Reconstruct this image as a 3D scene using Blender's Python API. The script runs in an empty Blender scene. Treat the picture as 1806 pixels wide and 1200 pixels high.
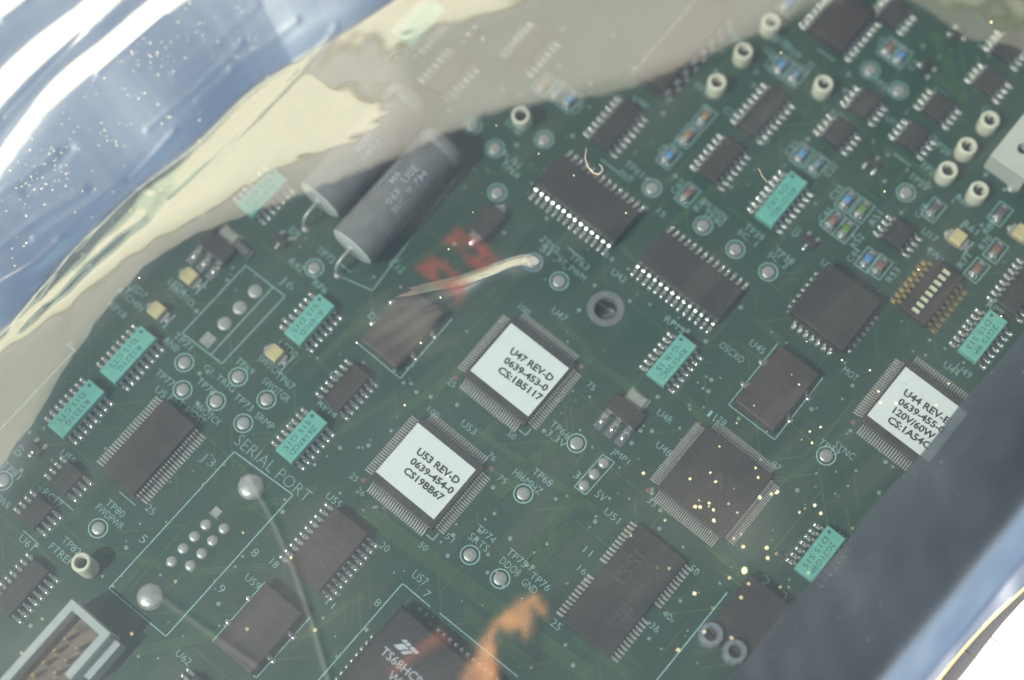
import bpy, math, random
import numpy as np
from mathutils import Matrix, Vector

# ---------------------------------------------------------------- camera, world, sun, exposure
S = 0.001                                   # the scene is modelled in millimetres, 1 unit = 1 m
F_PX, W_PX, H_PX = 3200.0, 1806.0, 1200.0
CA, CB, CC, DIST = -0.2915867, 0.0240997, 0.6920856, 314.388
def _rx(a): c, s = math.cos(a), math.sin(a); return np.array([[1,0,0],[0,c,-s],[0,s,c]])
def _ry(a): c, s = math.cos(a), math.sin(a); return np.array([[c,0,s],[0,1,0],[-s,0,c]])
Q = _rx(CA) @ _ry(CB) @ np.diag([1.0, -1.0, -1.0])     # world (x right, y away, z up) -> camera (y down)
CAM_POS = -Q.T @ np.array([0, 0, DIST])
sc = bpy.context.scene
col = sc.collection
cam = bpy.data.cameras.new('camera')
cam_ob = bpy.data.objects.new('camera', cam); col.objects.link(cam_ob)
R = (np.diag([1.0, -1.0, -1.0]) @ Q).T
M4 = Matrix([[*R[0], CAM_POS[0]*S], [*R[1], CAM_POS[1]*S], [*R[2], CAM_POS[2]*S], [0, 0, 0, 1]])
cam_ob.matrix_world = M4
cam.sensor_width = 36.0
cam.lens = F_PX / W_PX * 36.0
cam.clip_start = 0.01; cam.clip_end = 500.0
cam.dof.use_dof = True
cam.dof.focus_distance = 0.304
cam.dof.aperture_fstop = 5.2
sc.camera = cam_ob

SUN_AZ, SUN_EL = math.radians(212.0), math.radians(52.0)     # azimuth measured from +x (image right) anticlockwise
sd = Vector((math.cos(SUN_AZ)*math.cos(SUN_EL), math.sin(SUN_AZ)*math.cos(SUN_EL), math.sin(SUN_EL)))
world = bpy.data.worlds.new('World'); sc.world = world; world.use_nodes = True
wn = world.node_tree.nodes; wl = world.node_tree.links
sky = wn.new('ShaderNodeTexSky'); sky.sky_type = 'NISHITA'; sky.sun_disc = False
sky.sun_elevation = SUN_EL; sky.sun_rotation = math.pi/2 - SUN_AZ
sky.air_density = 1.0; sky.dust_density = 4.5; sky.ozone_density = 1.0
bg = wn['Background']; bg.inputs['Strength'].default_value = 0.06
wl.new(sky.outputs['Color'], bg.inputs['Color'])
sl = bpy.data.lights.new('sun', 'SUN'); sl.energy = 4.5; sl.angle = math.radians(0.6); sl.color = (1.0, 0.95, 0.86)
so = bpy.data.objects.new('sun', sl); col.objects.link(so)
so.rotation_euler = sd.to_track_quat('Z', 'Y').to_euler()
so.location = sd * 2
sc.view_settings.view_transform = 'Standard'; sc.view_settings.look = 'None'
sc.view_settings.gamma = 1.0; sc.view_settings.use_curve_mapping = False
sc.view_settings.exposure = 1.5
sc.cycles.transparent_max_bounces = 24
sc.cycles.max_bounces = 10
sc.cycles.sample_clamp_indirect = 6.0

# ---------------------------------------------------------------- picture <-> place
def ray(x, y):
    d = Q.T @ np.array([(x - W_PX/2)/F_PX, (y - H_PX/2)/F_PX, 1.0]); return d
def world_at(x, y, z=0.0):                 # millimetres, on the level z above the board
    d = ray(x, y); t = (z - CAM_POS[2]) / d[2]
    return CAM_POS + t*d
CR, SR = math.cos(CC), math.sin(CC)
def to_board(p):                           # world mm -> board axes (u along the legends, v across)
    return (CR*p[0] - SR*p[1], SR*p[0] + CR*p[1])
def to_world(u, v):
    return (CR*u + SR*v, -SR*u + CR*v)
def bd(x, y, z=0.0): return to_board(world_at(x, y, z))
rnd = random.Random(7)

# ---------------------------------------------------------------- materials
def mat(name, color, rough=0.5, metal=0.0, noise=0.0, nscale=200.0, bump=0.0, bscale=800.0, spec=0.5, coat=0.0, col2=None):
    m = bpy.data.materials.new(name); m.use_nodes = True
    nt = m.node_tree; b = nt.nodes['Principled BSDF']
    b.inputs['Base Color'].default_value = (*color, 1); b.inputs['Roughness'].default_value = rough
    b.inputs['Metallic'].default_value = metal; b.inputs['Specular IOR Level'].default_value = spec
    if coat: b.inputs['Coat Weight'].default_value = coat; b.inputs['Coat Roughness'].default_value = 0.15
    if noise or col2:
        tc = nt.nodes.new('ShaderNodeTexCoord'); n = nt.nodes.new('ShaderNodeTexNoise')
        n.inputs['Scale'].default_value = nscale; n.inputs['Detail'].default_value = 6.0; n.inputs['Roughness'].default_value = 0.65
        nt.links.new(tc.outputs['Object'], n.inputs['Vector'])
        mx = nt.nodes.new('ShaderNodeMix'); mx.data_type = 'RGBA'
        c2 = col2 if col2 else tuple(max(0, c*(1-noise)) for c in color)
        c1 = color if col2 else tuple(min(1, c*(1+noise)) for c in color)
        mx.inputs[6].default_value = (*c1, 1); mx.inputs[7].default_value = (*c2, 1)
        mr = nt.nodes.new('ShaderNodeMapRange'); mr.inputs[1].default_value = 0.3; mr.inputs[2].default_value = 0.7
        nt.links.new(n.outputs['Fac'], mr.inputs[0]); nt.links.new(mr.outputs[0], mx.inputs[0])
        nt.links.new(mx.outputs[2], b.inputs['Base Color'])
    if bump:
        tc = nt.nodes.new('ShaderNodeTexCoord'); n = nt.nodes.new('ShaderNodeTexNoise')
        n.inputs['Scale'].default_value = bscale; n.inputs['Detail'].default_value = 4.0
        nt.links.new(tc.outputs['Object'], n.inputs['Vector'])
        bp = nt.nodes.new('ShaderNodeBump'); bp.inputs['Strength'].default_value = bump; bp.inputs['Distance'].default_value = 0.0002
        nt.links.new(n.outputs['Fac'], bp.inputs['Height']); nt.links.new(bp.outputs[0], b.inputs['Normal'])
    return m
M = {}
M['mask'] = mat('green solder mask', (0.011, 0.058, 0.040), 0.5, nscale=90, col2=(0.018, 0.050, 0.027), bump=0.12, bscale=1500)
M['trace'] = mat('copper under solder mask', (0.050, 0.110, 0.036), 0.4, noise=0.25, nscale=300)
M['silk'] = mat('silkscreen ink', (0.30, 0.49, 0.49), 0.7, noise=0.3, nscale=1500)
M['tin'] = mat('tinned solder', (0.74, 0.72, 0.70), 0.19, 1.0, noise=0.15, nscale=900, bump=0.25, bscale=2500)
M['tin_dull'] = mat('dull solder', (0.44, 0.43, 0.42), 0.36, 0.45, noise=0.2, nscale=900, bump=0.4, bscale=2500)
M['tab'] = mat('tinned tab', (0.42, 0.41, 0.37), 0.4, 0.4, noise=0.2, nscale=700)
M['tin_fine'] = mat('fine tinned leads', (0.56, 0.53, 0.50), 0.32, 0.6, noise=0.15, nscale=900)
M['gold'] = mat('gilded lead', (0.62, 0.45, 0.20), 0.35, 1.0, noise=0.25, nscale=900)
M['via'] = mat('tented via', (0.24, 0.31, 0.28), 0.45, 0.15)
M['epoxy'] = mat('black epoxy', (0.030, 0.024, 0.021), 0.55, noise=0.3, nscale=400, bump=0.35, bscale=4000)
M['epoxy_warm'] = mat('brown black epoxy', (0.044, 0.027, 0.022), 0.6, noise=0.3, nscale=400, bump=0.35, bscale=4000)
M['module'] = mat('brown module case', (0.060, 0.042, 0.036), 0.55, noise=0.3, nscale=250, bump=0.3, bscale=3000)
M['teal'] = mat('teal resin', (0.15, 0.46, 0.39), 0.5, noise=0.12, nscale=600, bump=0.2, bscale=2500)
M['teal_ink'] = mat('dark print on teal', (0.03, 0.12, 0.13), 0.7)
M['mark'] = mat('grey laser mark', (0.062, 0.056, 0.054), 0.7)
M['white_ink'] = mat('white chip print', (0.55, 0.58, 0.62), 0.7, noise=0.2, nscale=1500)
M['paper'] = mat('white paper label', (0.80, 0.82, 0.82), 0.6, noise=0.03, nscale=300)
M['black_ink'] = mat('black label print', (0.022, 0.022, 0.03), 0.7)
M['post'] = mat('ivory ceramic', (0.72, 0.68, 0.55), 0.55, noise=0.08, nscale=500)
M['dark_hole'] = mat('dark bore', (0.02, 0.025, 0.028), 0.7)
M['fr4'] = mat('bare laminate', (0.10, 0.13, 0.07), 0.6)
M['ring'] = mat('plated annulus', (0.24, 0.25, 0.25), 0.5, 0.6, noise=0.2, nscale=700)
M['led'] = mat('straw coloured lamp resin', (0.74, 0.60, 0.30), 0.35, nscale=900, col2=(0.48, 0.40, 0.21))
M['sleeve'] = mat('grey violet sleeve', (0.20, 0.198, 0.203), 0.42, noise=0.2, nscale=500)
M['sleeve_ink'] = mat('pale print on sleeve', (0.34, 0.37, 0.42), 0.7, noise=0.25, nscale=1500)
M['can'] = mat('aluminium can end', (0.60, 0.60, 0.59), 0.45, 0.15, noise=0.1)
M['grey_plastic'] = mat('grey plastic', (0.46, 0.49, 0.49), 0.5, noise=0.06, nscale=500)
M['brown_floor'] = mat('brown contact floor', (0.17, 0.115, 0.085), 0.6, noise=0.5, nscale=500)
M['ivory'] = mat('off white nylon', (0.58, 0.57, 0.52), 0.5, noise=0.06, nscale=500)
M['slider'] = mat('cream slider', (0.72, 0.68, 0.48), 0.45)
M['clear'] = mat('cloudy plastic', (0.22, 0.23, 0.25), 0.22, noise=0.3, nscale=900)
M['blue'] = mat('blue component body', (0.10, 0.27, 0.55), 0.4, noise=0.2, nscale=900)
M['blue_grey'] = mat('grey blue component body', (0.16, 0.24, 0.36), 0.4, noise=0.2, nscale=900)
M['tan'] = mat('tan component body', (0.36, 0.21, 0.10), 0.4, noise=0.2, nscale=900)
M['brown'] = mat('brown component body', (0.25, 0.12, 0.08), 0.4, noise=0.2, nscale=900)
M['green'] = mat('green component body', (0.13, 0.26, 0.05), 0.4, noise=0.2, nscale=900)
M['grey'] = mat('grey component body', (0.12, 0.10, 0.11), 0.4, noise=0.2, nscale=900)

# ---------------------------------------------------------------- mesh helpers (millimetres in, metres out)
class MB:
    def __init__(self): self.v = []; self.f = []; self.mi = []; self.cur = 0
    def _add(self, vs, fs):
        o = len(self.v); self.v += [tuple(p) for p in vs]; self.f += [tuple(i+o for i in f) for f in fs]; self.mi += [self.cur]*len(fs)
        return self
    def box(self, cx, cy, z0, z1, sx, sy, top=1.0, topy=None):
        ty = top if topy is None else topy
        a, b = sx/2, sy/2
        vs = [(cx-a,cy-b,z0),(cx+a,cy-b,z0),(cx+a,cy+b,z0),(cx-a,cy+b,z0),(cx-a*top,cy-b*ty,z1),(cx+a*top,cy-b*ty,z1),(cx+a*top,cy+b*ty,z1),(cx-a*top,cy+b*ty,z1)]
        return self._add(vs, [(0,3,2,1),(4,5,6,7),(0,1,5,4),(1,2,6,5),(2,3,7,6),(3,0,4,7)])
    def loft(self, sections, cap=True):            # list of closed rings (same count)
        n = len(sections[0]); vs = [p for s in sections for p in s]; fs = []
        for k in range(len(sections)-1):
            for i in range(n):
                j = (i+1) % n; fs.append((k*n+i, k*n+j, (k+1)*n+j, (k+1)*n+i))
        if cap: fs.append(tuple(range(n))[::-1]); fs.append(tuple((len(sections)-1)*n+i for i in range(n)))
        return self._add(vs, fs)
    def package(self, sx, sy, z0, z1, zm=None, ins=0.18, ch=0.12):  # moulded body: draft above and below the parting line
        zm = (z0+z1)/2 if zm is None else zm
        def ring(ax, ay, z): return [(-ax,-ay,z),(ax,-ay,z),(ax,ay,z),(-ax,ay,z)]
        a, b = sx/2, sy/2
        return self.loft([ring(a-ins, b-ins, z0), ring(a, b, zm), ring(a-ins, b-ins, z1-ch*0.5), ring(a-ins-ch, b-ins-ch, z1)])
    def lathe(self, prof, seg=20, cx=0, cy=0, cap=True):   # prof: (r, z)
        return self.loft([[(cx+r*math.cos(2*math.pi*i/seg), cy+r*math.sin(2*math.pi*i/seg), z) for i in range(seg)] for r, z in prof], cap)
    def dome(self, r, h, seg=14, cx=0, cy=0, z0=0.0, sx=1.0):
        pr = [(1.0, 0), (0.93, .38), (0.74, .70), (0.45, .91), (0.12, 1.0)]
        return self.loft([[(cx+sx*r*a*math.cos(2*math.pi*i/seg), cy+r*a*math.sin(2*math.pi*i/seg), z0+h*t) for i in range(seg)] for a, t in pr])
    def ribbon(self, pts, w, th):                  # a strip bent in the xz plane, width along y
        n = len(pts); secs = []
        for i, (x, z) in enumerate(pts):
            p, q = pts[max(0, i-1)], pts[min(n-1, i+1)]
            dx, dz = q[0]-p[0], q[1]-p[1]; L = math.hypot(dx, dz) or 1; nx, nz = -dz/L*th/2, dx/L*th/2
            secs.append([(x+nx,-w/2,z+nz),(x+nx,w/2,z+nz),(x-nx,w/2,z-nz),(x-nx,-w/2,z-nz)])
        return self.loft(secs)
    def tube(self, pts, r, seg=8):
        secs = []; n = len(pts)
        for i, p in enumerate(pts):
            a, b = Vector(pts[max(0, i-1)]), Vector(pts[min(n-1, i+1)])
            d = (b-a).normalized(); u = d.cross(Vector((0,0,1)));
            if u.length < 1e-3: u = Vector((1,0,0))
            u.normalize(); w = u.cross(d); rr = r[i] if isinstance(r, (list, tuple)) else r
            secs.append([tuple(Vector(p)+rr*(u*math.cos(t)+w*math.sin(t))) for t in [2*math.pi*k/seg for k in range(seg)]])
        return self.loft(secs)
    def line(self, p, q, w, z):                    # flat stroke
        dx, dy = q[0]-p[0], q[1]-p[1]; L = math.hypot(dx, dy) or 1; nx, ny = -dy/L*w/2, dx/L*w/2
        ex, ey = dx/L*w/2, dy/L*w/2
        p = (p[0]-ex, p[1]-ey); q = (q[0]+ex, q[1]+ey)
        return self._add([(p[0]-nx,p[1]-ny,z),(q[0]-nx,q[1]-ny,z),(q[0]+nx,q[1]+ny,z),(p[0]+nx,p[1]+ny,z)], [(0,1,2,3)])
    def annulus(self, r0, r1, z, cx=0, cy=0, seg=28):
        vs = []; fs = []
        for i in range(seg):
            t = 2*math.pi*i/seg; c, s = math.cos(t), math.sin(t)
            vs += [(cx+r0*c, cy+r0*s, z), (cx+r1*c, cy+r1*s, z)]
        for i in range(seg):
            j = (i+1) % seg; fs.append((2*i, 2*i+1, 2*j+1, 2*j))
        return self._add(vs, fs)
    def mesh(self, name, mats, smooth=False):
        me = bpy.data.meshes.new(name)
        me.from_pydata([(x*S, y*S, z*S) for x, y, z in self.v], [], self.f)
        for m in (mats if isinstance(mats, (list, tuple)) else [mats]): me.materials.append(m)
        if any(self.mi): me.polygons.foreach_set('material_index', self.mi)
        if smooth:
            me.polygons.foreach_set('use_smooth', [True]*len(me.polygons))
            try: me.set_sharp_from_angle(angle=math.radians(50))
            except Exception: pass
        me.update(); return me
def link(name, me, parent=None, loc=(0,0,0), rz=0.0):
    o = bpy.data.objects.new(name, me); col.objects.link(o)
    if parent is not None: o.parent = parent
    o.location = (loc[0]*S, loc[1]*S, loc[2]*S); o.rotation_euler = (0, 0, rz)
    return o
def tag(o, label=None, cat=None, group=None, kind=None):
    if label: o['label'] = label
    if cat: o['category'] = cat
    if group: o['group'] = group
    if kind: o['kind'] = kind
    return o
_fc = {}
def text_mesh(s, m, bold=0.0):
    key = (s, m.name)
    if key in _fc: return _fc[key]
    cu = bpy.data.curves.new('legend', 'FONT'); cu.body = s; cu.size = 1.0; cu.resolution_u = 2
    cu.align_x = 'CENTER'; cu.align_y = 'CENTER'; cu.offset = bold
    ob = bpy.data.objects.new('legend', cu); col.objects.link(ob)
    me = bpy.data.meshes.new_from_object(ob.evaluated_get(bpy.context.evaluated_depsgraph_get()))
    bpy.data.objects.remove(ob); bpy.data.curves.remove(cu)
    co = np.zeros(len(me.vertices)*3); me.vertices.foreach_get('co', co); co = co.reshape(-1, 3)
    w = co[:,0].max()-co[:,0].min(); h = co[:,1].max()-co[:,1].min()
    co[:,0] -= (co[:,0].max()+co[:,0].min())/2; co[:,1] -= (co[:,1].max()+co[:,1].min())/2
    me.vertices.foreach_set('co', co.ravel()); me.materials.clear(); me.materials.append(m); me.update()
    _fc[key] = (me, w, h); return _fc[key]
def text(s, m, parent, loc, height=None, width=None, rz=0.0, name='printed_text', bold=0.0):
    me, w, h = text_mesh(s, m, bold)
    o = link(name, me, parent, loc, rz)
    ky = (height or 1.0)/h; kx = (width/w) if width else ky*0.95
    o.scale = (kx*S, ky*S, 1.0)
    return o

# ================================================================ the setting: ground and the sunlit wall the film mirrors
def world_mesh(name, vs, fs, m, smooth=False):
    me = bpy.data.meshes.new(name); me.from_pydata([(x*S, y*S, z*S) for x, y, z in vs], [], fs)
    me.materials.append(m)
    if smooth: me.polygons.foreach_set('use_smooth', [True]*len(me.polygons))
    me.update(); return me
M['ground'] = mat('pale sunlit concrete', (0.52, 0.51, 0.48), 0.85, noise=0.12, nscale=40, bump=0.5, bscale=300)
GZ = -9.0
g = link('ground', world_mesh('ground', [(-6e4,-6e4,GZ),(6e4,-6e4,GZ),(6e4,6e4,GZ),(-6e4,6e4,GZ)], [(0,1,2,3)], M['ground']))
tag(g, kind='structure')

# ================================================================ circuit board
board = link('circuit_board', None); board.rotation_euler = (0, 0, -CC)
tag(board, 'green printed circuit board crowded with chips, lying inside the clear bag', 'circuit board')
corners = [bd(-260, 1360), bd(1150, 1400)]
U0, U1 = -150.0, 0.0
# board rectangle in its own axes; the lower right edge runs just beyond the sealed flap
e1 = bd(1400, 1106); e2 = bd(1750, 690)
U1 = max(e1[0], e2[0]) + 22.0
V0, V1 = -125.0, 150.0
U0 = bd(330, 170)[0] - 2.0
hole = bd(1068, 545); HR = 2.05
def board_mesh():
    mb = MB(); seg = 32; z0, z1 = -1.6, 0.0
    ring = [(hole[0]+HR*math.cos(2*math.pi*i/seg), hole[1]+HR*math.sin(2*math.pi*i/seg)) for i in range(seg)]
    # outer boundary projected from the hole on a rectangle, fan of quads between
    outer = []
    for i in range(seg):
        t = 2*math.pi*i/seg; c, s = math.cos(t), math.sin(t); k = 1e9
        if c > 1e-9: k = min(k, (U1-hole[0])/c)
        if c < -1e-9: k = min(k, (U0-hole[0])/c)
        if s > 1e-9: k = min(k, (V1-hole[1])/s)
        if s < -1e-9: k = min(k, (V0-hole[1])/s)
        outer.append((hole[0]+c*k, hole[1]+s*k))
    cs = [(U1,V1),(U0,V1),(U0,V0),(U1,V0)]
    for c in cs:                                  # pull the nearest outer point onto each corner
        j = min(range(seg), key=lambda i: math.hypot(outer[i][0]-c[0], outer[i][1]-c[1])); outer[j] = c
    vs = [(*p, z1) for p in ring]+[(*p, z1) for p in outer]+[(*p, z0) for p in ring]+[(*p, z0) for p in outer]
    fs = []
    for i in range(seg):
        j = (i+1) % seg
        fs += [(i, seg+i, seg+j, j), (2*seg+j, 3*seg+j, 3*seg+i, 2*seg+i), (i, j, 2*seg+j, 2*seg+i), (seg+j, seg+i, 3*seg+i, 3*seg+j)]
    mb._add(vs, fs); return mb.mesh('laminate', M['mask'])
link('laminate', board_mesh(), board)
mh = MB().annulus(HR, 3.25, 0.03, seg=40); mh.lathe([(HR-.02, -1.6), (HR-.02, 0.03)], 40, cap=False)
tag(link('mounting_hole', mh.mesh('mounting_hole', M['ring'], True), board, (*hole, 0)), 'bare mounting hole with a pale plated ring')

# ---- copper traces (one mass of thin tracks) and vias
tr = MB()
def bundle(x0, y0, x1, y1, n, gap=0.42, w=0.2, jog=None):
    a, b = bd(x0, y0), bd(x1, y1); dx, dy = b[0]-a[0], b[1]-a[1]; L = math.hypot(dx, dy); nx, ny = -dy/L, dx/L
    for k in range(n):
        o = (k-(n-1)/2)*gap; e = rnd.uniform(-.8, .8)
        p = (a[0]+nx*o+dx/L*e, a[1]+ny*o+dy/L*e); q = (b[0]+nx*o, b[1]+ny*o)
        tr.line(p, q, w, 0.006)
        if jog is not None:
            r = bd(*jog); d2 = (r[0]-b[0], r[1]-b[1]); tr.line(q, (q[0]+d2[0], q[1]+d2[1]), w, 0.0065)
for args in [(640,900,900,1090,7),(900,1090,1040,1190,6),(690,740,860,620,4),(1070,800,950,960,6),(950,960,900,1010,5),(840,760,1050,900,3),
             (880,870,980,780,5),(1000,930,930,1010,6),(430,900,560,860,3),(160,960,290,1000,3),(560,640,640,560,3),(600,760,700,700,3),
             (1150,640,1260,760,4),(1330,560,1420,640,3),(1250,960,1360,1060,4),(1020,620,1120,690,4),(1480,980,1560,880,5),(1400,840,1500,760,3),
             (1560,260,1660,320,3),(1650,60,1700,180,5),(1620,110,1690,160,4),(1480,330,1420,260,3),(980,560,1040,620,3),(700,480,800,420,2),
             (330,1010,470,1000,3),(240,1150,420,1110,4),(520,1130,640,1050,3),(860,520,930,480,3),(1180,400,1260,330,3),(1080,420,1140,480,2),
             (40,960,140,900,3),(820,1080,930,1170,5),(1020,1130,1110,1190,4)]:
    bundle(*args)
for k in range(320):                              # single tracks along the two board axes and their diagonal
    x, y = rnd.uniform(-20, 1700), rnd.uniform(20, 1180); a = bd(x, y); L = rnd.uniform(3, 16)
    ang = rnd.choice([0, math.pi/2, math.pi/4, -math.pi/4]); tr.line(a, (a[0]+L*math.cos(ang), a[1]+L*math.sin(ang)), 0.2, 0.0045+0.00001*k)
tag(link('copper_tracks', tr.mesh('copper_tracks', M['trace']), board), kind='stuff')
VIA = [(x, y) for x, y in [(450,487),(360,505),(600,625),(655,612),(640,640),(718,650),(712,675),(560,632),(420,700),(310,708),(350,712),(395,820),(340,830),(300,850),
 (247,924),(223,955),(223,966),(200,1035),(415,1000),(387,1104),(472,1047),(570,1090),(740,1075),(752,1085),(775,1150),(760,1100),(695,1010),(713,1008),
 (805,925),(870,860),(960,760),(985,705),(1010,690),(1040,700),(1065,620),(1150,760),(1160,700),(1250,690),(1240,685),(1215,715),(1217,722),(1246,665),(1255,670),
 (1200,775),(1180,815),(1110,880),(1090,870),(1000,875),(980,880),(1050,920),(1040,930),(1150,870),(1165,900),(1180,960),(1205,965),(1130,1100),(1200,1060),(1290,1000),
 (1400,990),(1420,890),(1440,835),(1475,832),(1510,830),(1562,815),(1380,620),(1370,640),(1490,640),(1505,600),(1420,700),(1440,720),(1500,760),(1610,620),(1640,600),
 (1700,640),(1745,560),(1690,520),(1640,330),(1600,300),(1560,320),(1640,440),(1650,180),(1540,250),(1420,200),(1380,160),(1330,150),(1300,250),(1330,300),(1290,330),
 (1240,300),(1170,200),(1150,250),(1120,270),(1010,240),(960,300),(1000,240),(910,280),(860,300),(820,330),(870,365),(930,340),(700,360),(690,640),(760,700),
 (630,720),(600,790),(555,820),(577,805),(640,790),(690,760),(700,735),(640,900),(600,870),(660,895),(770,930),(790,980),(860,1010),(940,1000),(900,950)]]
for k in range(460): VIA.append((rnd.uniform(20, 1780), rnd.uniform(20, 1190)))
vm = MB()
for x, y in VIA:
    a = bd(x, y)
    if U0 < a[0] < U1: vm.dome(rnd.choice([.16, .2, .24, .28, .34, .4]), 0.05, 8, a[0], a[1], 0.01)
tag(link('vias', vm.mesh('vias', M['via'], True), board), kind='stuff')

# ---- shared lead meshes
def gull(out, zb, w=0.42, pad=True, padw=0.66, blob=0.30):
    mb = MB()
    mb.ribbon([(-out, zb), (-out*0.62, zb), (-out*0.40, zb*0.85), (-out*0.22, 0.25), (-0.02, 0.13), (0.42, 0.12)], w, 0.18)
    if pad:
        mb.box(0.10, 0, 0.008, 0.05, 1.75, padw); mb.dome(padw*0.46, blob, 10, 0.52, 0, 0.05, 1.25); mb.dome(padw*0.36, 0.22, 8, -0.40, 0, 0.05, 1.1)
    return mb.mesh('lead', M['tin'], True)
LEAD_SO = gull(1.05, 0.95); LEAD_WIDE = gull(1.45, 1.2, 0.45, padw=0.7, blob=0.32)
LEAD_RP = gull(1.05, 1.0, 0.46, padw=0.72, blob=0.36)
def jlead():
    mb = MB(); mb.box(0.0, 0, 0.008, 0.05, 1.7, 0.66); mb.ribbon([(-0.15, 2.4), (0.02, 2.2), (0.05, 0.6), (-0.1, 0.22), (-0.4, 0.15)], 0.5, 0.2)
    mb.dome(0.3, 0.26, 10, 0.45, 0, 0.05, 1.1); return mb.mesh('lead', M['tin'], True)
LEAD_J = jlead()
def dip_lead():
    mb = MB(); mb.ribbon([(-0.9, 2.6), (-0.15, 2.6), (0.02, 2.4), (0.05, 1.0), (0.05, 0.0)], 1.3, 0.28); mb.dome(0.72, 0.45, 12, 0.05, 0, 0.0)
    return mb.mesh('lead', M['tin'], True)
LEAD_DIP = dip_lead()
LEAD_GOLD = None
def gold_lead():
    mb = MB(); mb.ribbon([(-1.3, 1.3), (-0.6, 1.3), (-0.35, 1.1), (-0.2, 0.3), (0.05, 0.12), (0.6, 0.12)], 0.6, 0.2); mb.box(0.2, 0, 0.008, 0.05, 1.4, 0.72)
    return mb.mesh('lead', M['gold'], True)
LEAD_GOLD = gold_lead()

def chip(px, n, row, bw, bl, h, axis='v', body='epoxy', lead=None, pitch=1.27, name='integrated_circuit', label=None, marks=(), pigment='mark', z0=0.15, dot=True, markh=0.9):
    c = bd(*px); rz = (0.0 if axis == 'v' else -math.pi/2) + rnd.uniform(-.014, .014)
    mb = MB().package(bw, bl, z0, h, ins=0.16)
    if dot: mb.cur = 1; mb.lathe([(0.34, h+0.002), (0.34, h+0.012)], 12, -bw/2+0.95, bl/2-0.95); mb.cur = 0
    o = link(name, mb.mesh(name, [M[body], M['teal_ink'] if body == 'teal' else M['mark']]), board, (*c, 0), rz)
    if label: o['label'] = label
    if lead is not None:
        for s in (-1, 1):
            for k in range(n):
                link('lead', lead, o, (s*row, (k-(n-1)/2)*pitch + rnd.uniform(-.03, .03), 0), 0.0 if s > 0 else math.pi)
    for i, t in enumerate(marks):
        sp = bw*0.36
        text(t, M[pigment], o, ((i-(len(marks)-1)/2)*-sp if len(marks) > 1 else 0, -0.4, h+0.02), markh, min(bl*0.72, len(t)*markh*0.95), math.pi/2*(1 if pigment != 'teal_ink' else -1), 'printed_mark')
    return o
RPL = 'teal resistor network '
for px, n, mk, lb in [((230.5,631),8,('R5221G','D15 CTS'),'between the two left hand lamps and the black chip'),
                      ((139.5,726),8,('R5221G','D15 CTS'),'nearest the left edge of the picture'),
                      ((1184,640),7,('RP5120C','G1R 15'),'beside the mounting hole'),
                      ((1376.4,357.2),8,('R55219G','D5 1R2'),'below the blue chip pair at upper right'),
                      ((1444,980),7,('2G21G9P','D15 S15'),'against the grey flap'),
                      ((548.8,569.3),7,('R147CD','S15 D15'),'between the empty box outline and the long capacitor'),
                      ((535,774.5),7,('Z6147CD','S15 G15'),'above the SERIAL PORT lettering'),
                      ((466,346),7,('R147CD','S15 D15'),'half veiled by the glare at upper left'),
                      ((745,47),7,('R147CD','S15 D15'),'faint under the glare at the top'),
                      ((1730,598),7,('2G12 9P','D15 S13'),'close to the flap at the right edge')]:
    chip(px, n, 3.0, 3.9, n*1.27+0.55, 2.15, body='teal', lead=LEAD_RP, name='resistor_network', label=RPL+lb, marks=mk, pigment='teal_ink', markh=0.95)
SO = [((1086.5,225),8),((1345,201.6),8),((1271,287),7),((1524,188),4),((1477,239),4),((1654,193.6),4),((1609.5,247),4),((1743,147.5),4),((1775,90),4),
      ((1583,417),4),((1799,513),8),((612,687.5),7),((121,846),4),((67.4,906),4),((42.5,1038),8),((791.5,133.7),7),((935,88),7),((345,1222),4),((1575,28),4)]
for px, n in SO:
    mk = rnd.choice([('HC14A','9914 T'),('LM339','P98A'),('F244','9932'),('2903','X9B'),('74ACT','C931')])
    chip(px, n, 2.95, 3.9, n*1.27-0.15 if n > 4 else 4.9, 1.65, marks=mk, markh=0.8, lead=LEAD_SO, body='epoxy_warm' if n == 7 else 'epoxy', label='small black chip with %d leads' % (2*n))
chip((1482,45), 8, 5.05, 7.5, 10.4, 2.5, lead=LEAD_WIDE, body='epoxy_warm', label='wide black chip with sixteen leads at the top')
chip((580,973), 10, 5.05, 7.5, 12.8, 2.5, lead=LEAD_WIDE, body='epoxy_warm', label='wide dark brown chip with twenty leads below SERIAL PORT', marks=('TM74','9917'), markh=1.5)
chip((1036,357.6), 14, 5.05, 7.5, 17.9, 2.5, 'u', lead=LEAD_WIDE, label='long black chip with 28 leads, the upper of two')
chip((1216.5,493), 14, 5.05, 7.5, 17.9, 2.5, 'u', lead=LEAD_WIDE, label='long black chip with 28 leads, the lower of two')
chip((1202,92), 8, 3.85, 6.4, 19.8, 4.6, lead=LEAD_DIP, pitch=2.54, z0=0.9, body='epoxy_warm', label='tall through hole black chip under the glare at the top')
# square chip with J leads on four sides
o = chip((1469,551), 7, 5.95, 11.5, 11.5, 3.6, lead=LEAD_J, label='square black chip with folded leads on four sides', z0=0.7)
for s in (-1, 1):
    for k in range(7): link('lead', LEAD_J, o, ((k-3)*1.27, s*5.95, 0), s*math.pi/2)
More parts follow.
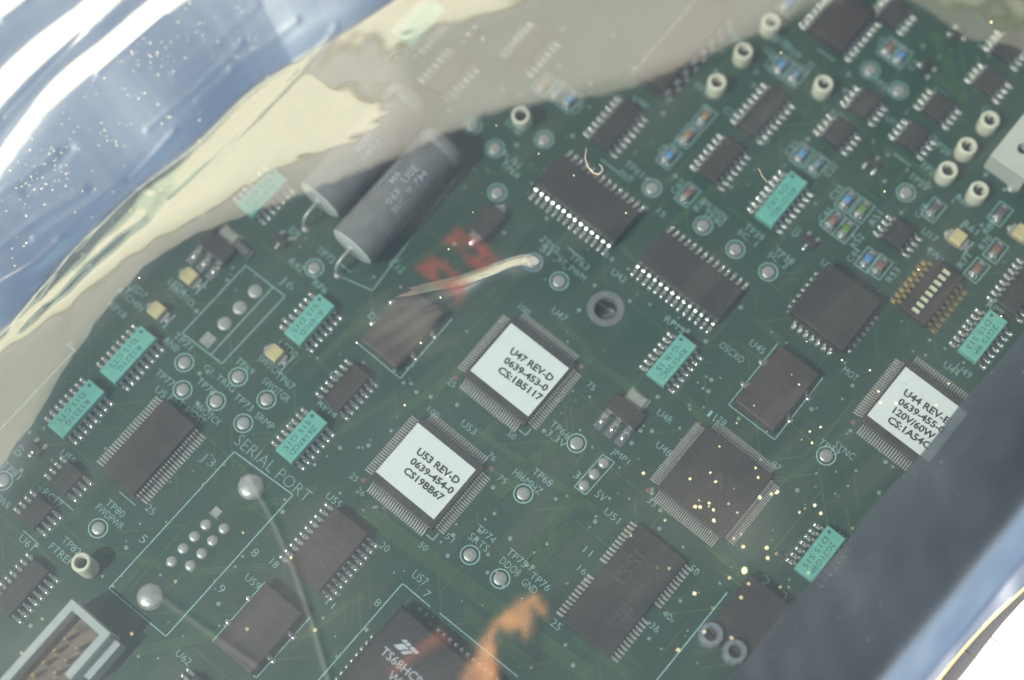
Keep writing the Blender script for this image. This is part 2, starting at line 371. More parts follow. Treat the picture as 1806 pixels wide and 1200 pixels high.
# ---- fine pitch packages
def lead_row(n, pitch, out, zb, w, gapmask=None):
    mb = MB(); ps = [(-out, zb), (-out*.6, zb), (-out*.35, 0.2), (0.35, 0.10)]
    for k in range(n):
        y = (k-(n-1)/2)*pitch; m2 = MB().ribbon(ps, w, 0.13); m2.box(0.15, 0, 0.008, 0.04, 1.2, w*1.15); m2.dome(w*0.5, 0.13, 6, 0.36, 0, 0.04, 1.6)
        mb._add([(a, b+y, c) for a, b, c in m2.v], m2.f)
    return mb.mesh('lead_row', M['tin_fine'], True)
def quad(px, n, pitch, half, body, h, label):
    c = bd(*px); mb = MB().package(body, body, 0.12, h, ins=0.12)
    o = link('integrated_circuit', mb.mesh('quad_package', M['epoxy']), board, (*c, 0)); o['label'] = label
    me = lead_row(n, pitch, half-body/2+0.05, 0.75, pitch*0.5)
    for k in range(4):
        a = k*math.pi/2
        tag(link('lead_row', me, o, (half*math.cos(a), half*math.sin(a), 0), a), kind='stuff')
    return o
STK = {}
for px, lines, lpx, ang, lab, tl, cor in [((916,656), ('U47 REV-D','0639-453-0','CS:1B5117'), (916.5,652), 3.2, 'square chip with white paper sticker reading U47 REV-D', 0, 'dog'),
                          ((754,837), ('U53 REV-D','0639-454-0','CS19BB67'), (751,830.6), 1.5, 'square chip with white paper sticker reading U53 REV-D', 0, ''),
                          ((1615.7,735.5), ('U44 REV-E','0639-455-0','120V/60W','CS:1A54C'), (1618,731), 2.8, 'square chip with white paper sticker reading U44 REV, partly under the flap', 1, '')]:
    o = quad(px, 25, 0.5, 8.05, 14.0, 1.55, lab); c = bd(*px); h = 1.55
    lc = bd(*lpx, h); du, dv = lc[0]-c[0], lc[1]-c[1]; lw, lh = 12.9, 11.0
    nx = 12; vs = []; fs = []                        # thin sheet, its edge lifting a little
    for j in range(nx+1):
        for i in range(nx+1):
            a, b = i/nx-.5, j/nx-.5
            vs.append((du+a*lw, dv+b*lh, h+0.05+0.12*max(0, abs(a)*2-.8)*max(0, abs(b)*2-.8)*5*rnd.uniform(.5, 1)))
    for j in range(nx):
        for i in range(nx): fs.append((j*(nx+1)+i, j*(nx+1)+i+1, (j+1)*(nx+1)+i+1, (j+1)*(nx+1)+i))
    link('paper_label', MB()._add(vs, fs).mesh('paper_label', M['paper'], True), o)
    for i, t in enumerate(lines):
        sp = 1.95 if len(lines) == 3 else 1.85; a = math.radians(ang)
        wd = {9: 8.9, 10: 9.0, 8: 8.1}[len(t)] * (1.0 if t[0] != 'C' else 1.02)
        x = -lw/2 + (3.2 if len(lines) == 3 else 2.5) + wd/2 + (i*0.15); y = 1.9 - i*sp if len(lines) == 3 else 2.0 - i*sp
        text(t, M['black_ink'], o, (du + x*math.cos(a)-y*math.sin(a), dv + x*math.sin(a)+y*math.cos(a), h+0.14), 1.36, wd, a, 'label_text', 0.03)
q = quad((1260,853), 32, 0.4, 8.2, 14.0, 1.5, 'square black chip with very fine leads and no sticker')
text('A', M['mark'], q, (0.2, 0.6, 1.52), 2.6, 2.4, math.radians(20), 'printed_mark')
def two_row(px, rows, pitch, half, bw, bl, h, label, body='epoxy', marks=()):
    c = bd(*px); o = link('integrated_circuit', MB().package(bw, bl, 0.12, h, ins=0.14).mesh('thin_package', M[body]), board, (*c, 0)); o['label'] = label
    for n, y in rows:
        me = lead_row(n, pitch, half-bw/2+0.05, h*0.5, pitch*0.5)
        for s in (-1, 1): tag(link('lead_row', me, o, (s*half, y, 0), 0 if s > 0 else math.pi), kind='stuff')
    for t, x, y, hh, ww in marks: text(t, M['mark'], o, (x, y, h+0.02), hh, ww, math.pi/2, 'printed_mark')
    return o
two_row((267,793.6), [(24, 0)], 0.635, 5.15, 7.5, 15.9, 2.3, 'long black chip with two rows of fine leads left of SERIAL PORT', 'epoxy_warm')
two_row((1101,1043), [(11, 5.75), (11, -5.75)], 0.8, 5.75, 10.2, 20.9, 1.15, 'large flat black chip with leads in four groups', 'epoxy', [('ISSI', -1.8, 3.5, 2.4, 6.0), ('IS42S16100', 1.4, -2.0, 1.2, 9.0), ('9931 T', 3.0, -2.5, 1.0, 6.0)])
# big chip in the bottom margin
cn = bd(713, 1069); o = link('integrated_circuit', MB().package(29.3, 29.3, 0.5, 3.8, ins=0.35, ch=0.3).mesh('large_square_package', M['epoxy']), board, (cn[0]+14.6, cn[1]-14.9, 0))
o['label'] = 'large square black chip with white logo and TS68HC90 print, cut off by the bottom of the picture'
for k in range(13):
    for s in (0, 1): link('lead', LEAD_J, o, ((k-6)*1.27, 14.9, 0) if s else (-14.9, (k-6)*1.27, 0), math.pi/2 if s else math.pi)
def ob_at(o, px, z): a = bd(*px, z); return (a[0]-o.location[0]/S, a[1]-o.location[1]/S, z)
lg = MB()                                           # the maker's slanted mark: two bars cut by a stroke
def quadp(mb, pts, z): mb._add([(x, y, z) for x, y in pts], [(0,1,2,3)])
quadp(lg, [(-1.75,-1.0),(-0.55,-1.0),(0.55,0.25),(-0.75,0.25)], 0); quadp(lg, [(-0.6,0.42),(0.1,0.42),(0.5,1.0),(-0.1,1.0)], 0)
quadp(lg, [(-1.35,0.42),(-0.75,0.42),(-0.25,1.0),(-0.9,1.0)], 0); quadp(lg, [(0.35,0.42),(1.9,0.42),(2.3,1.0),(0.75,1.0)], 0)
quadp(lg, [(-0.2,-1.0),(0.5,-1.0),(1.55,0.25),(0.85,0.25)], 0)
link('printed_logo', lg.mesh('printed_logo', M['white_ink']), o, ob_at(o, (715,1143), 3.83), math.radians(-4))
text('TS68HC901CFN4', M['white_ink'], o, ob_at(o, (738,1200), 3.83), 1.5, 15.5, 0, 'printed_mark')
text('W9907', M['white_ink'], o, ob_at(o, (712,1210), 3.83), 1.5, 6.0, 0, 'printed_mark')
# ---- four-leaded oscillator modules in their drawn boxes
for px, lb in [((712,583),'dark oscillator module under the pale crease'),((1368,691),'dark oscillator module beside the OSCXO legend'),((460,1111),'dark oscillator module at the bottom, crossed by a crease')]:
    c = bd(*px); o = link('oscillator', MB().package(8.6, 13.2, 0.3, 2.7, ins=0.25, ch=0.2).mesh('oscillator', M['module']), board, (*c, 0)); o['label'] = lb
    lm = MB().ribbon([(-0.6,2.0),(-0.1,1.9),(0.0,1.5),(0.0,0.3),(0.25,0.15),(0.9,0.12)], 0.8, 0.25); lm.dome(0.5, 0.35, 10, 0.7, 0, 0.02, 1.3); lm = lm.mesh('lead', M['tin'], True)
    for s in (-1, 1):
        for y in (-2.54, 2.54): link('lead', lm, o, (s*4.35, y, 0), 0 if s > 0 else math.pi)
    if px[0] == 460: text('27 000', M['mark'], o, (0.6, 0, 2.72), 1.8, 8.0, math.pi/2, 'printed_mark')
# ---- chip capacitors and resistors in drawn boxes
CAPS = [((1180,277),'blue'),((1212.8,241),'tan'),((1243,207.7),'tan'),((1212.8,344),'brown'),((1378.5,117),'blue'),((1403.5,134),'blue_grey'),((1390,8),'blue'),((1569,86.6),'brown'),
        ((1588,100.7),'blue'),((985,163),'blue_grey'),((1005,178),'blue'),((960,150),'tan'),((1414,274),'blue'),((1441,291.5),'blue_grey'),((1494,354),'blue'),((1520,371.6),'green'),
        ((1469.5,391),'brown'),((1491,407),'green'),((1530,459),'blue'),((1552,471),'brown'),((1647,370.5),'grey'),((1764,378),'grey'),((1756,443),'brown'),((1722.6,477),'brown')]
capm = {}
for px, k in CAPS:
    if k not in capm:
        body = MB().package(1.35, 1.45, 0.1, 1.05, ins=0.08, ch=0.1).mesh('ceramic_body', M[k])
        tm = MB(); tm.box(0, 0, 0.008, 0.05, 1.6, 1.3); tm.package(1.42, 0.55, 0.05, 1.1, ins=0.08, ch=0.12)
        d2 = MB().dome(0.62, 0.62, 12, 0, -0.35, 0.05); tm._add(d2.v, d2.f)
        capm[k] = (body, tm.mesh('terminal', M['tin'], True))
        fr = MB(); w, l = 1.35, 2.05
        for p, q2 in [((-w,-l),(w,-l)),((w,-l),(w,l)),((w,l),(-w,l)),((-w,l),(-w,-l))]: fr.line(p, q2, 0.16, 0.016)
        capf = fr.mesh('drawn_box', M['silk'])
    c = bd(*px); o = link('chip_component', capm[k][0], board, (*c, 0), rnd.uniform(-.05, .05))
    link('terminal', capm[k][1], o, (0, -1.0, 0), 0); link('terminal', capm[k][1], o, (0, 1.0, 0), math.pi)
    link('drawn_box', capf, o, (0, 0, 0))
# ---- small transistors
TR = [(64,793),(1427,428),(842,62),(1632,122),(1540,290),(497,426),(1690,62)]
tb = MB().package(2.9, 1.5, 0.1, 1.1, ins=0.12).mesh('transistor', M['epoxy'])
tl = MB().ribbon([(-0.4,0.6),(-0.1,0.55),(0.05,0.15),(0.5,0.1)], 0.5, 0.15); tl.dome(0.5, 0.35, 10, 0.35, 0, 0.0, 1.2); tl = tl.mesh('lead', M['tin'], True)
for i, px in enumerate(TR):
    c = bd(*px); o = link('transistor', tb, board, (*c, 0), (0, math.pi, math.pi*1.5, math.pi/2)[i % 4] if i else math.pi)
    for x, y in ((-0.95,-0.95),(0.95,-0.95),(0,0.95)): link('lead', tl, o, (x, y, 0), -math.pi/2 if y < 0 else math.pi/2)
# ---- regulators with a broad tab
for px, rz, lb in [((1103,730),0,'black regulator with broad tin tab and three leads'),((384,440),0,'dark regulator with three leads under the glare at upper left')]:
    c = bd(*px); o = link('voltage_regulator', MB().package(6.6, 3.6, 0.1, 1.75, ins=0.2).mesh('voltage_regulator', M['epoxy']), board, (*c, 0), rz); o['label'] = lb
    tab = MB().box(0, 0, 0.008, 0.05, 4.0, 3.2); tab.package(3.4, 2.7, 0.06, 0.62, ins=0.1, ch=0.12)
    link('tab', tab.mesh('tab', M['tab']), o, (0, 2.95, 0))
    lm = MB().ribbon([(-1.1,0.9),(-0.5,0.9),(-0.2,0.3),(0.0,0.15),(0.7,0.12)], 1.0, 0.3); lm.dome(0.66, 0.5, 12, 0.35, 0, 0.02, 1.7); lm.box(0.75,0,0.008,0.05,3.2,1.5); lm = lm.mesh('lead', M['tin'], True)
    for x in (-2.3, 0, 2.3): link('lead', lm, o, (x, -2.8, 0), -math.pi/2)
# ---- dark moulded diode and small ladder network
c = bd(860,398); o = link('diode', MB().package(4.4, 6.4, 0.2, 2.4, ins=0.2).mesh('diode', M['epoxy']), board, (*c, 0)); o['label'] = 'dark moulded diode right of the red mark'
dm = MB().box(0,0,0.01,1.2,1.0,2.2); dm.dome(0.8,0.6,12,0.7,0,0.02,1.1); dm = dm.mesh('lead', M['tin'], True)
for s in (-1,1): link('lead', dm, o, (0, s*3.4, 0), s*math.pi/2)
c = bd(428,441); o = link('ladder_network', MB().package(3.4, 1.9, 0.1, 0.8, ins=0.1).mesh('ladder_network', M['epoxy']), board, (*c, 0))
for k in range(5): link('rung', MB().box(0,0,0.8,0.86,0.18,1.4).mesh('rung', M['tin_dull']), o, ((k-2)*0.6, 0, 0))
for s in (-1,1): link('terminal', MB().box(0,0,0.02,0.75,0.3,1.9).mesh('terminal', M['tin']), o, (s*1.9, 0, 0))
# ---- straw coloured lamps
for px, lb in [((337,492),'straw coloured lamp above LED7, farthest up'),((280,552),'straw coloured lamp beside the teal network'),((487,627),'straw coloured lamp above the SWOTGR legend'),((1687,424),'straw coloured lamp below the ivory posts'),((1798,415),'straw coloured lamp cut by the right edge')]:
    c = bd(*px); b = MB().package(2.5, 2.7, 0.1, 1.9, ins=0.12, ch=0.15); o = link('indicator_lamp', b.mesh('indicator_lamp', M['led']), board, (*c, 0)); o['label'] = lb
    for s in (-1,1):
        t = MB().box(0,0,0.01,0.6,0.7,2.2); t.dome(0.7,0.4,10,0.3*s,0,0.02); link('terminal', t.mesh('terminal', M['tin_dull'], True), o, (s*1.6,0,0))
    link('cathode_bar', MB().line((2.5,-1.5),(2.5,1.5),0.22,0.016).mesh('cathode_bar', M['silk']), o)
# ---- ivory test posts
def post_mesh(h):
    mb = MB(); mb.lathe([(1.70,0.05),(1.74,0.3),(1.74,h-0.35),(1.62,h-0.06),(1.45,h),(1.16,h),(1.06,h-0.15),(1.02,0.9)], 28, cap=False); mb.cur = 1
    mb.lathe([(1.03,0.9),(0.9,0.92)], 20); mb.box(0.2,0,0.95,h-0.5,0.35,1.5); return mb.mesh('test_post', [M['post'], M['dark_hole']], True)
PM = post_mesh(3.9); PT = post_mesh(4.6)
for px, lb, tall in [((159,1004),'ivory test post at TP82 on the left',2),((924,215),'leaning ivory test post near the black capacitor',1),((1262,160),'third ivory test post down the upper row',0),((1308,106),'second ivory test post of the upper row',0),
                     ((1356,55),'topmost ivory test post of the upper row',0),((1448,163),'ivory test post standing alone right of the upper row',0),((1738,226),'upper ivory test post of the right hand cluster',0),
                     ((1699,272),'second ivory test post of the right hand cluster',0),((1665,314),'leftmost ivory test post of the right hand cluster',0),((1719,349),'lowest ivory test post of the right hand cluster',0)]:
    c = bd(*px); o = link('test_post', PT if tall else PM, board, (*c, 0), rnd.uniform(0, 6)); o['label'] = lb
    if tall == 2: o.rotation_euler = (-0.06, -0.13, 0.4)
    elif tall: o.rotation_euler = (math.radians(6), math.radians(-9), 1)
# ---- tinned test pads inside drawn rings
pm = MB(); pm.dome(1.12, 0.17, 22, 0, 0, 0.0); padm = pm.mesh('test_pad', M['tin_dull'], True)
rg = MB().annulus(1.52, 1.72, 0.016, seg=36).mesh('drawn_ring', M['silk'])
for px in [(325,640),(322,688),(381,708),(420,665),(470,705),(429,747),(173,932),(5,848),(554,473),(873,262),(877,340),(960,246),(833,222),(986,496),(940,463),(1150,332),(1240,398),
           (1297,440),(1355,480),(1598,340),(1535,124),(1585,160),(1017,782),(923,871),(829,979),(882,1021),(1457,804)]:
    c = bd(*px); o = link('test_pad', padm, board, (*c, 0)); link('drawn_ring', rg, o)
# ---- through-hole joints: nine-way socket, its two lugs, the empty four-way box, the jumper row
small = MB().dome(0.98, 0.32, 20).mesh('solder_joint', M['tin_dull'], True); big = MB().dome(2.3, 0.8, 30).mesh('solder_lug', M['tin_dull'], True)
for px in [(363,926),(395,932.7),(343,946.7),(375,954),(323,968),(356,976.7),(303,990.7),(336,998)]: link('solder_joint', small, board, (*bd(*px), 0))
link('solder_joint', MB().box(0,0,0.01,0.5,1.9,1.9,0.75).mesh('square_joint', M['tin_dull']), board, (*bd(382.7,904), 0))
link('solder_lug', big, board, (*bd(265,1053), 0)); link('solder_lug', big, board, (*bd(443,859), 0))
med = MB().dome(1.27, 0.25, 22).mesh('solder_joint', M['tin_dull'], True)
for px in [(450,514),(423,543),(396,571)]: link('solder_joint', med, board, (*bd(*px), 0))
link('solder_joint', MB().box(0,0,0.01,0.35,2.5,2.5,0.85).mesh('square_joint', M['tin_dull']), board, (*bd(368,600), 0))
for px in [(1030,857),(1048,837),(1065,817)]: link('solder_joint', small, board, (*bd(*px), 0))
red = mat('reddish corner dot', (0.22, 0.10, 0.09), 0.6)
for px in [(804,666),(1026,646),(641,847),(867,827),(1505,745),(1144,865),(1232,748)]:
    link('corner_dot', MB().dome(0.45, 0.06, 12, 0, 0, 0.012).mesh('corner_dot', red, True), board, (*bd(*px), 0))
# ---- axial electrolytic capacitors
def axial(px, L, D, label, words):
    c = bd(*px); R0 = D/2; zc = R0+0.2
    prof = [(0.30, -L/2-0.25), (0.60, -L/2-0.25), (0.62, -L/2), (R0*0.86, -L/2+0.02), (R0*0.98, -L/2+0.35), (R0, -L/2+0.9), (R0, L/2-3.4), (R0*0.93, L/2-3.0), (R0*0.93, L/2-2.5), (R0, L/2-2.1), (R0*0.99, L/2-0.8), (R0*0.88, L/2-0.1), (R0*0.5, L/2), (0.3, L/2)]
    seg = 40; mb = MB()
    rings = [[(r*math.cos(2*math.pi*i/seg), y, zc+r*math.sin(2*math.pi*i/seg)) for i in range(seg)] for r, y in prof]
    mb.loft(rings[4:]); mb.f = [f[::-1] for f in mb.f]
    o = link('electrolytic_capacitor', mb.mesh('capacitor_sleeve', M['sleeve'], True), board, (*c, 0)); o['label'] = label
    e = MB().loft(rings[:5]); e.f = [f[::-1] for f in e.f]; link('can_end', e.mesh('can_end', M['can'], True), o)
    w = MB().tube([(0,-L/2,zc),(0,-L/2-2.6,zc),(0,-L/2-3.6,zc-0.5),(0,-L/2-4.1,zc-1.6),(0,-L/2-4.2,0)], 0.38); w.dome(0.8,0.5,14,0,-L/2-4.2)
    link('lead', w.mesh('lead', M['tin_dull'], True), o)
    for t, y, ang, hh, ww in words:                      # print wrapped round the sleeve
        me, tw, th = text_mesh(t, M['sleeve_ink'], 0.01); m2 = me.copy(); co = np.zeros(len(m2.vertices)*3); m2.vertices.foreach_get('co', co); co = co.reshape(-1,3)
        lx = co[:,0]/tw*ww; ly = co[:,1]/th*hh; th_ = math.radians(ang) + ly/R0*-1
        co2 = np.stack([(R0+0.03)*np.sin(th_), y+lx, zc+(R0+0.03)*np.cos(th_)], 1)*S
        m2.vertices.foreach_set('co', co2.ravel()); m2.update(); link('printed_mark', m2, o)
axial((707,361), 25.5, 8.8, 'long grey violet capacitor with pale print, nearer of the pair', [('0303304', 0.5, -42, 1.2, 7.5), ('M8', 1.0, -18, 1.3, 2.3), ('U0E', 3.2, 4, 1.4, 3.6), ('96F', -1.8, 12, 1.4, 3.4), ('9.7M', 2.8, 28, 1.2, 5.0), ('85C', -2.4, 34, 1.2, 3.0)])
axial((650,281), 25.5, 8.8, 'grey violet capacitor half hidden by the cream glare', [('MEXACO', 1.0, 6, 1.3, 6.5), ('0803', -0.6, 28, 1.3, 4.5)])
# ---- shrouded header at lower left
a = bd(150, 1066); b2 = bd(222, 1127); wd = b2[0]-a[0]
hw = 8.8; hl = 34.0; hh = 7.4; o = link('header_socket', None, board, (a[0]+hw/2-0.1, a[1]-hl/2-0.4, 0)); o['label'] = 'grey shrouded pin header in the lower left corner'
fl = MB().box(0,0,0.05,3.6,hw-2.2,hl-2.2); link('floor', fl.mesh('floor', M['brown_floor']), o)
sh = MB(); t = 1.3
sh.box(-hw/2+t/2,0,0.05,hh,t,hl); sh.box(0,hl/2-t/2,0.05,hh,hw-2*t,t); sh.box(0,-hl/2+t/2,0.05,hh,hw-2*t,t)
n0 = hl/2-9.5; sh.box(hw/2-t/2,(hl/2+n0)/2,0.05,hh,t,hl/2-n0); sh.box(hw/2-t/2,(n0-5-hl/2)/2,0.05,hh,t,n0-5+hl/2); sh.box(hw/2-t/2,n0-2.5,0.05,3.0,t,5.0)
sh.box(hw/2+0.9,hl/2-4.2,0.05,hh-2.6,1.7,7.5); link('shroud', sh.mesh('shroud', M['grey_plastic']), o)
for k in range(10):
    for s in (-1,1): link('pin', MB().box(s*1.27,hl/2-5.4-k*2.54,3.6,6.0,0.64,0.64,0.7).mesh('pin', M['gold']), o)
# ---- ivory connector at the right edge
a = bd(1742, 302); b2 = bd(1777, 325); cw = 7.4; o = link('wire_connector', None, board, ((a[0]+b2[0])/2+0.6, (a[1]+b2[1])/2, 0)); o['label'] = 'off white connector block cut by the right edge'
seg = 20; bl = 14.0; blk = MB()
hx, hy, hr, zt = 0.0, 4.6, 1.05, 5.6
ring = [(hx+hr*math.cos(2*math.pi*i/seg), hy+hr*math.sin(2*math.pi*i/seg)) for i in range(seg)]
sq = []
for i in range(seg):
    tt = 2*math.pi*i/seg; c_, s_ = math.cos(tt), math.sin(tt); kk = min(((cw/2)/abs(c_)) if abs(c_)>1e-6 else 9, (4.6/abs(s_)) if abs(s_)>1e-6 else 9); sq.append((hx+c_*kk, hy+s_*kk))
for c_ in [(cw/2,9.2),(-cw/2,9.2),(-cw/2,0.0),(cw/2,0.0)]:
    j = min(range(seg), key=lambda i: math.hypot(sq[i][0]-c_[0], sq[i][1]-c_[1])); sq[j] = c_
blk._add([(*p,zt) for p in sq]+[(*p,zt) for p in ring]+[(*p,zt-3) for p in ring], [(i,(i+1)%seg,seg+(i+1)%seg,seg+i) for i in range(seg)]+[(seg+i,seg+(i+1)%seg,2*seg+(i+1)%seg,2*seg+i) for i in range(seg)])
blk._add([(-cw/2,0,0.05),(cw/2,0,0.05),(cw/2,9.2,0.05),(-cw/2,9.2,0.05),(-cw/2,0,zt),(cw/2,0,zt),(cw/2,9.2,zt),(-cw/2,9.2,zt)], [(0,1,5,4),(1,2,6,5),(3,0,4,7)])
blk.box(0, 9.2+3.0, 0.05, zt, cw, 6.0); link('housing', blk.mesh('housing', M['ivory']), o)
link('bore', MB().lathe([(1.04,2.7),(0.9,2.72)],20,hx,hy).mesh('bore', M['dark_hole']), o)
link('solder_joint', small, board, (*bd(1786,331), 0))
# ---- eight-way switch bank
c = bd(1638,523); o = link('switch_bank', MB().package(5.6, 11.0, 0.3, 2.4, ins=0.12).mesh('switch_bank', M['epoxy_warm']), board, (*c, 0)); o['label'] = 'dark eight way switch bank with cream sliders'
for k in range(8):
    y = (k-3.5)*1.27
    link('slider', MB().box(0,0,2.41,2.75,1.5,0.62,0.9).mesh('slider', M['slider']), o, (-0.1, y, 0)); link('slot', MB().box(0,0,2.405,2.43,2.6,0.86).mesh('slot', M['dark_hole']), o, (0.1, y, 0))
    for s in (-1,1): link('lead', LEAD_GOLD, o, (s*4.0, y, 0), 0 if s > 0 else math.pi)
# ---- low black connector with two cloudy pegs at the bottom right
c = bd(1320,1095); o = link('peg_connector', MB().package(9.0, 12.0, 0.1, 3.0, ins=0.2).mesh('peg_connector', M['epoxy']), board, (c[0], c[1], 0)); o['label'] = 'low black connector with two cloudy pegs beside the flap'
for px in [(1254,1120),(1296,1150)]:
    a = bd(*px, 3.0); pg = MB(); pg.lathe([(2.1,0.2),(2.15,3.6),(1.9,4.2),(1.25,4.3),(1.0,3.6),(0.95,2.0),(0.4,1.9)], 10); link('cloudy_peg', pg.mesh('cloudy_peg', M['clear']), o, (a[0]-c[0], a[1]-c[1], 0), 0.3)

# ---- silkscreen outlines
def outline(pts, closed=True, w=0.17, z=0.014):
    mb = MB(); P = [bd(*p) for p in pts]
    for i in range(len(P) if closed else len(P)-1): mb.line(P[i], P[(i+1) % len(P)], w, z)
    link('drawn_outline', mb.mesh('drawn_outline', M['silk']), board)
outline([(321.7,588),(433.3,468.3),(502.7,522.7),(391.7,641.7)]); outline([(371,627),(482.7,505.6)], False)
outline([(192,1038),(413,797),(516.7,873),(292.7,1122.7)], w=0.2)
outline([(560,1202),(710,1029.3),(758,1070)], False, 0.2); outline([(776,1082),(912,1193)], False, 0.2)
outline([(618,480),(598,464),(612,449)], False); outline([(605,490),(657,513),(802,316)], False)
outline([(628,603),(706,668),(797,563)], False); outline([(1372,606),(1285,714),(1366,776),(1451,667)], False)
outline([(467,1027),(375,1131),(452,1196),(546,1090)], False)
outline([(1013,859),(1033,873),(1084,816),(1063,802)]); outline([(0,758),(131.7,618),(117,607)], False)
outline([(1155,1204),(1282,1046)], False, 0.22)
for cx, cy in [(916,656),(754,837)]:
    a = bd(cx, cy); 
    for s1, s2 in ((1,-1),):
        mb = MB(); k = 8.0; mb.line((a[0]+s1*k, a[1]+s2*(k-1.4)), (a[0]+s1*k, a[1]+s2*k), .17, .014); mb.line((a[0]+s1*(k-1.4), a[1]+s2*k), (a[0]+s1*k, a[1]+s2*k), .17, .0145)
        link('drawn_outline', mb.mesh('drawn_outline', M['silk']), board)
for (x, y) in [(1088,285),(1355,235),(1280,318),(1650,225),(1605,275),(130,880),(70,940),(240,872),(1030,440),(1215,570),(600,1030),(1470,90)]:
    p = bd(x, y); mb = MB().line((p[0]-2.4, p[1]-1.5), (p[0]+1.2, p[1]-1.5), 0.16, 0.014); link('drawn_outline', mb.mesh('drawn_outline', M['silk']), board)
# ---- silkscreen legends
LEG = [('SERIAL PORT',482,826,2.1,16.4),('J3',366,813,2.0,2.6),('J6',506,501,2.0,2.8),('LED7',243,512),('ATCHIN',230,528),('LED6',314,506),('SWOTCL',322,522),('RP18',207,547),('TP71',323,602),('RN0',303,608),
 ('TP77',291,667),('GI_TRIG',387,668),('TP78',364,682),('TP69',432,646),('LED0',508,616),('SWTCH',476,645),('TP67',503,672),('SWOTGR',487,688),('TP73',430,710),('SRMP',467,743),('EXT_HOST',331,722),('SWOTCK',366,730),
 ('U51',287,694),('U58',120,806),('RC17',93,879),('TP81',20,830),('PWR',6,886),('TP80',204,897),('FWDPWR',194,912),('TP82',126,963),('FTREF',108,978),('U61',47,957),('25',266,899,1.3,1.7),('5',253,951,1.4,1.0),('8',450,975,1.4,1.0),('9',391,1039,1.4,1.0),
 ('U59',446,1026),('U62',324,1160),('U55',589,882),('18',484,994,1.2,1.4),('20',679,965,1.2,1.6),('11',583,1065,1.2,1.4),('U57',741,1020,1.5,2.8),('7',753,1048,1.3,.9),('8',666,1063,1.3,.9),('U53',827,754),('U47',987,555),
 ('100',925,546,1.1,2.2),('100',764,728,1.1,2.2),('76',868,806,1.1,1.5),('75',886,846,1.1,1.5),('25',625,842,1.1,1.5),('26',637,868,1.1,1.5),('51',793,949,1.1,1.5),('50',747,964,1.1,1.5),('25',797,676,1.1,1.5),('75',1043,681,1.1,1.5),('50',903,768,1.1,1.5),
 ('TP74',857,942),('SRTS',845,957),('TP75',912,984),('DDO8',900,1000),('TP76',953,1026),('GND',934,1034),('TP68',957,842),('HI6MHZ',931,850),('TP66',988,758),('3.3V',982,774),('JMP1',1094,806,1.4,3.4),('3',1018,838,1.4,.9),('5V',1060,875,1.4,1.8),
 ('U51',1080,910),('11',1037,973,1.2,1.4),('16',1027,1006,1.2,1.5),('25',981,1102,1.3,1.8),('50',1225,1006,1.2,1.6),('40',1177,1085,1.2,1.6),('36',1155,1107,1.2,1.6),('U48',1171,792),('U45',1336,612),('OSCXO',1291,622),('U4R',1173,735),
 ('RP15',1190,573),('U44',1678,651),('128',1271,741,1.1,2.2),('97',1369,822,1.1,1.6),('33',1150,886,1.1,1.6),('TP62',970,432),('SI',962,441),('TP63',1022,462),('RT_PWM',1008,475),('TP61',1118,298),('OUT',1104,311),('U42',1092,487),('15',1167,376,1.1,1.5),('14',1076,455,1.1,1.5),
 ('TP40',1258,385),('MUXEN',1262,372),('TP39',1330,410),('SC_1',1318,420),('TP38',1383,452),('SC_2',1372,460),('U30',1462,470),('TP37',1462,790),('SYNC',1490,795),('RP11',1487,950,1.1,2.6),('1',1252,730,1.2,.5),('2',1378,1055,2.6,1.6),('3',1346,1028,2.6,1.6),
 ('U40',1130,180),('C34',1290,200),('TP31',1290,62),('TP30',1240,160),('U22',1360,95),('R77',1380,75),('TP29',1395,90),('U21',1480,205),('U20',1660,165),('U19',1575,215),('TP25',1620,320),('TP24',1640,300),('U18',1745,200),('R60',1700,355),('R61',1712,402),('TP20',1660,260),
 ('U17',1640,415),('SW1',1650,450),('RP9',1755,545),('TP34',1555,150),('U12',1590,45),('TP72',575,450),('R42',523,468),('RP6',565,506),('D9',520,410),('U50',595,668),('RP14',578,722),('TP70',905,225),('TP64',900,300),('U49',1700,655),('C12',700,470),('D3',660,560),('MOT',1500,660),('U41',905,285)]
for L in LEG:
    s, x, y = L[:3]; hgt = L[3] if len(L) > 3 else 1.25; wd = L[4] if len(L) > 4 else 0.98*len(s)
    text(s, M['silk'], board, (*bd(x, y), 0.018), hgt, wd, 0.0, 'silkscreen_legend', -0.026 if hgt > 1.6 else -0.014)
for s, x, y in [('C8',1195,252),('C9',1170,265),('R3',1222,225),('C21',1360,110),('C22',1425,120),('C31',1395,262),('C32',1465,300),('C33',1475,340),('R51',1545,385),('C41',1455,380),('R52',1512,425),('C44',1505,450),('R53',1575,485),('C18',1625,372),('R88',1745,400),('R70',1738,428),('R71',1700,460),('C2',1555,75),('C3',1610,115),('Q2',1405,410),('C50',1020,190),('D7',35,795),('C61',1195,330),('R36',1235,360)]:
    text(s, M['silk'], board, (*bd(x, y), 0.018), 1.2, 0.95*len(s), math.pi/2, 'silkscreen_legend', -0.014)

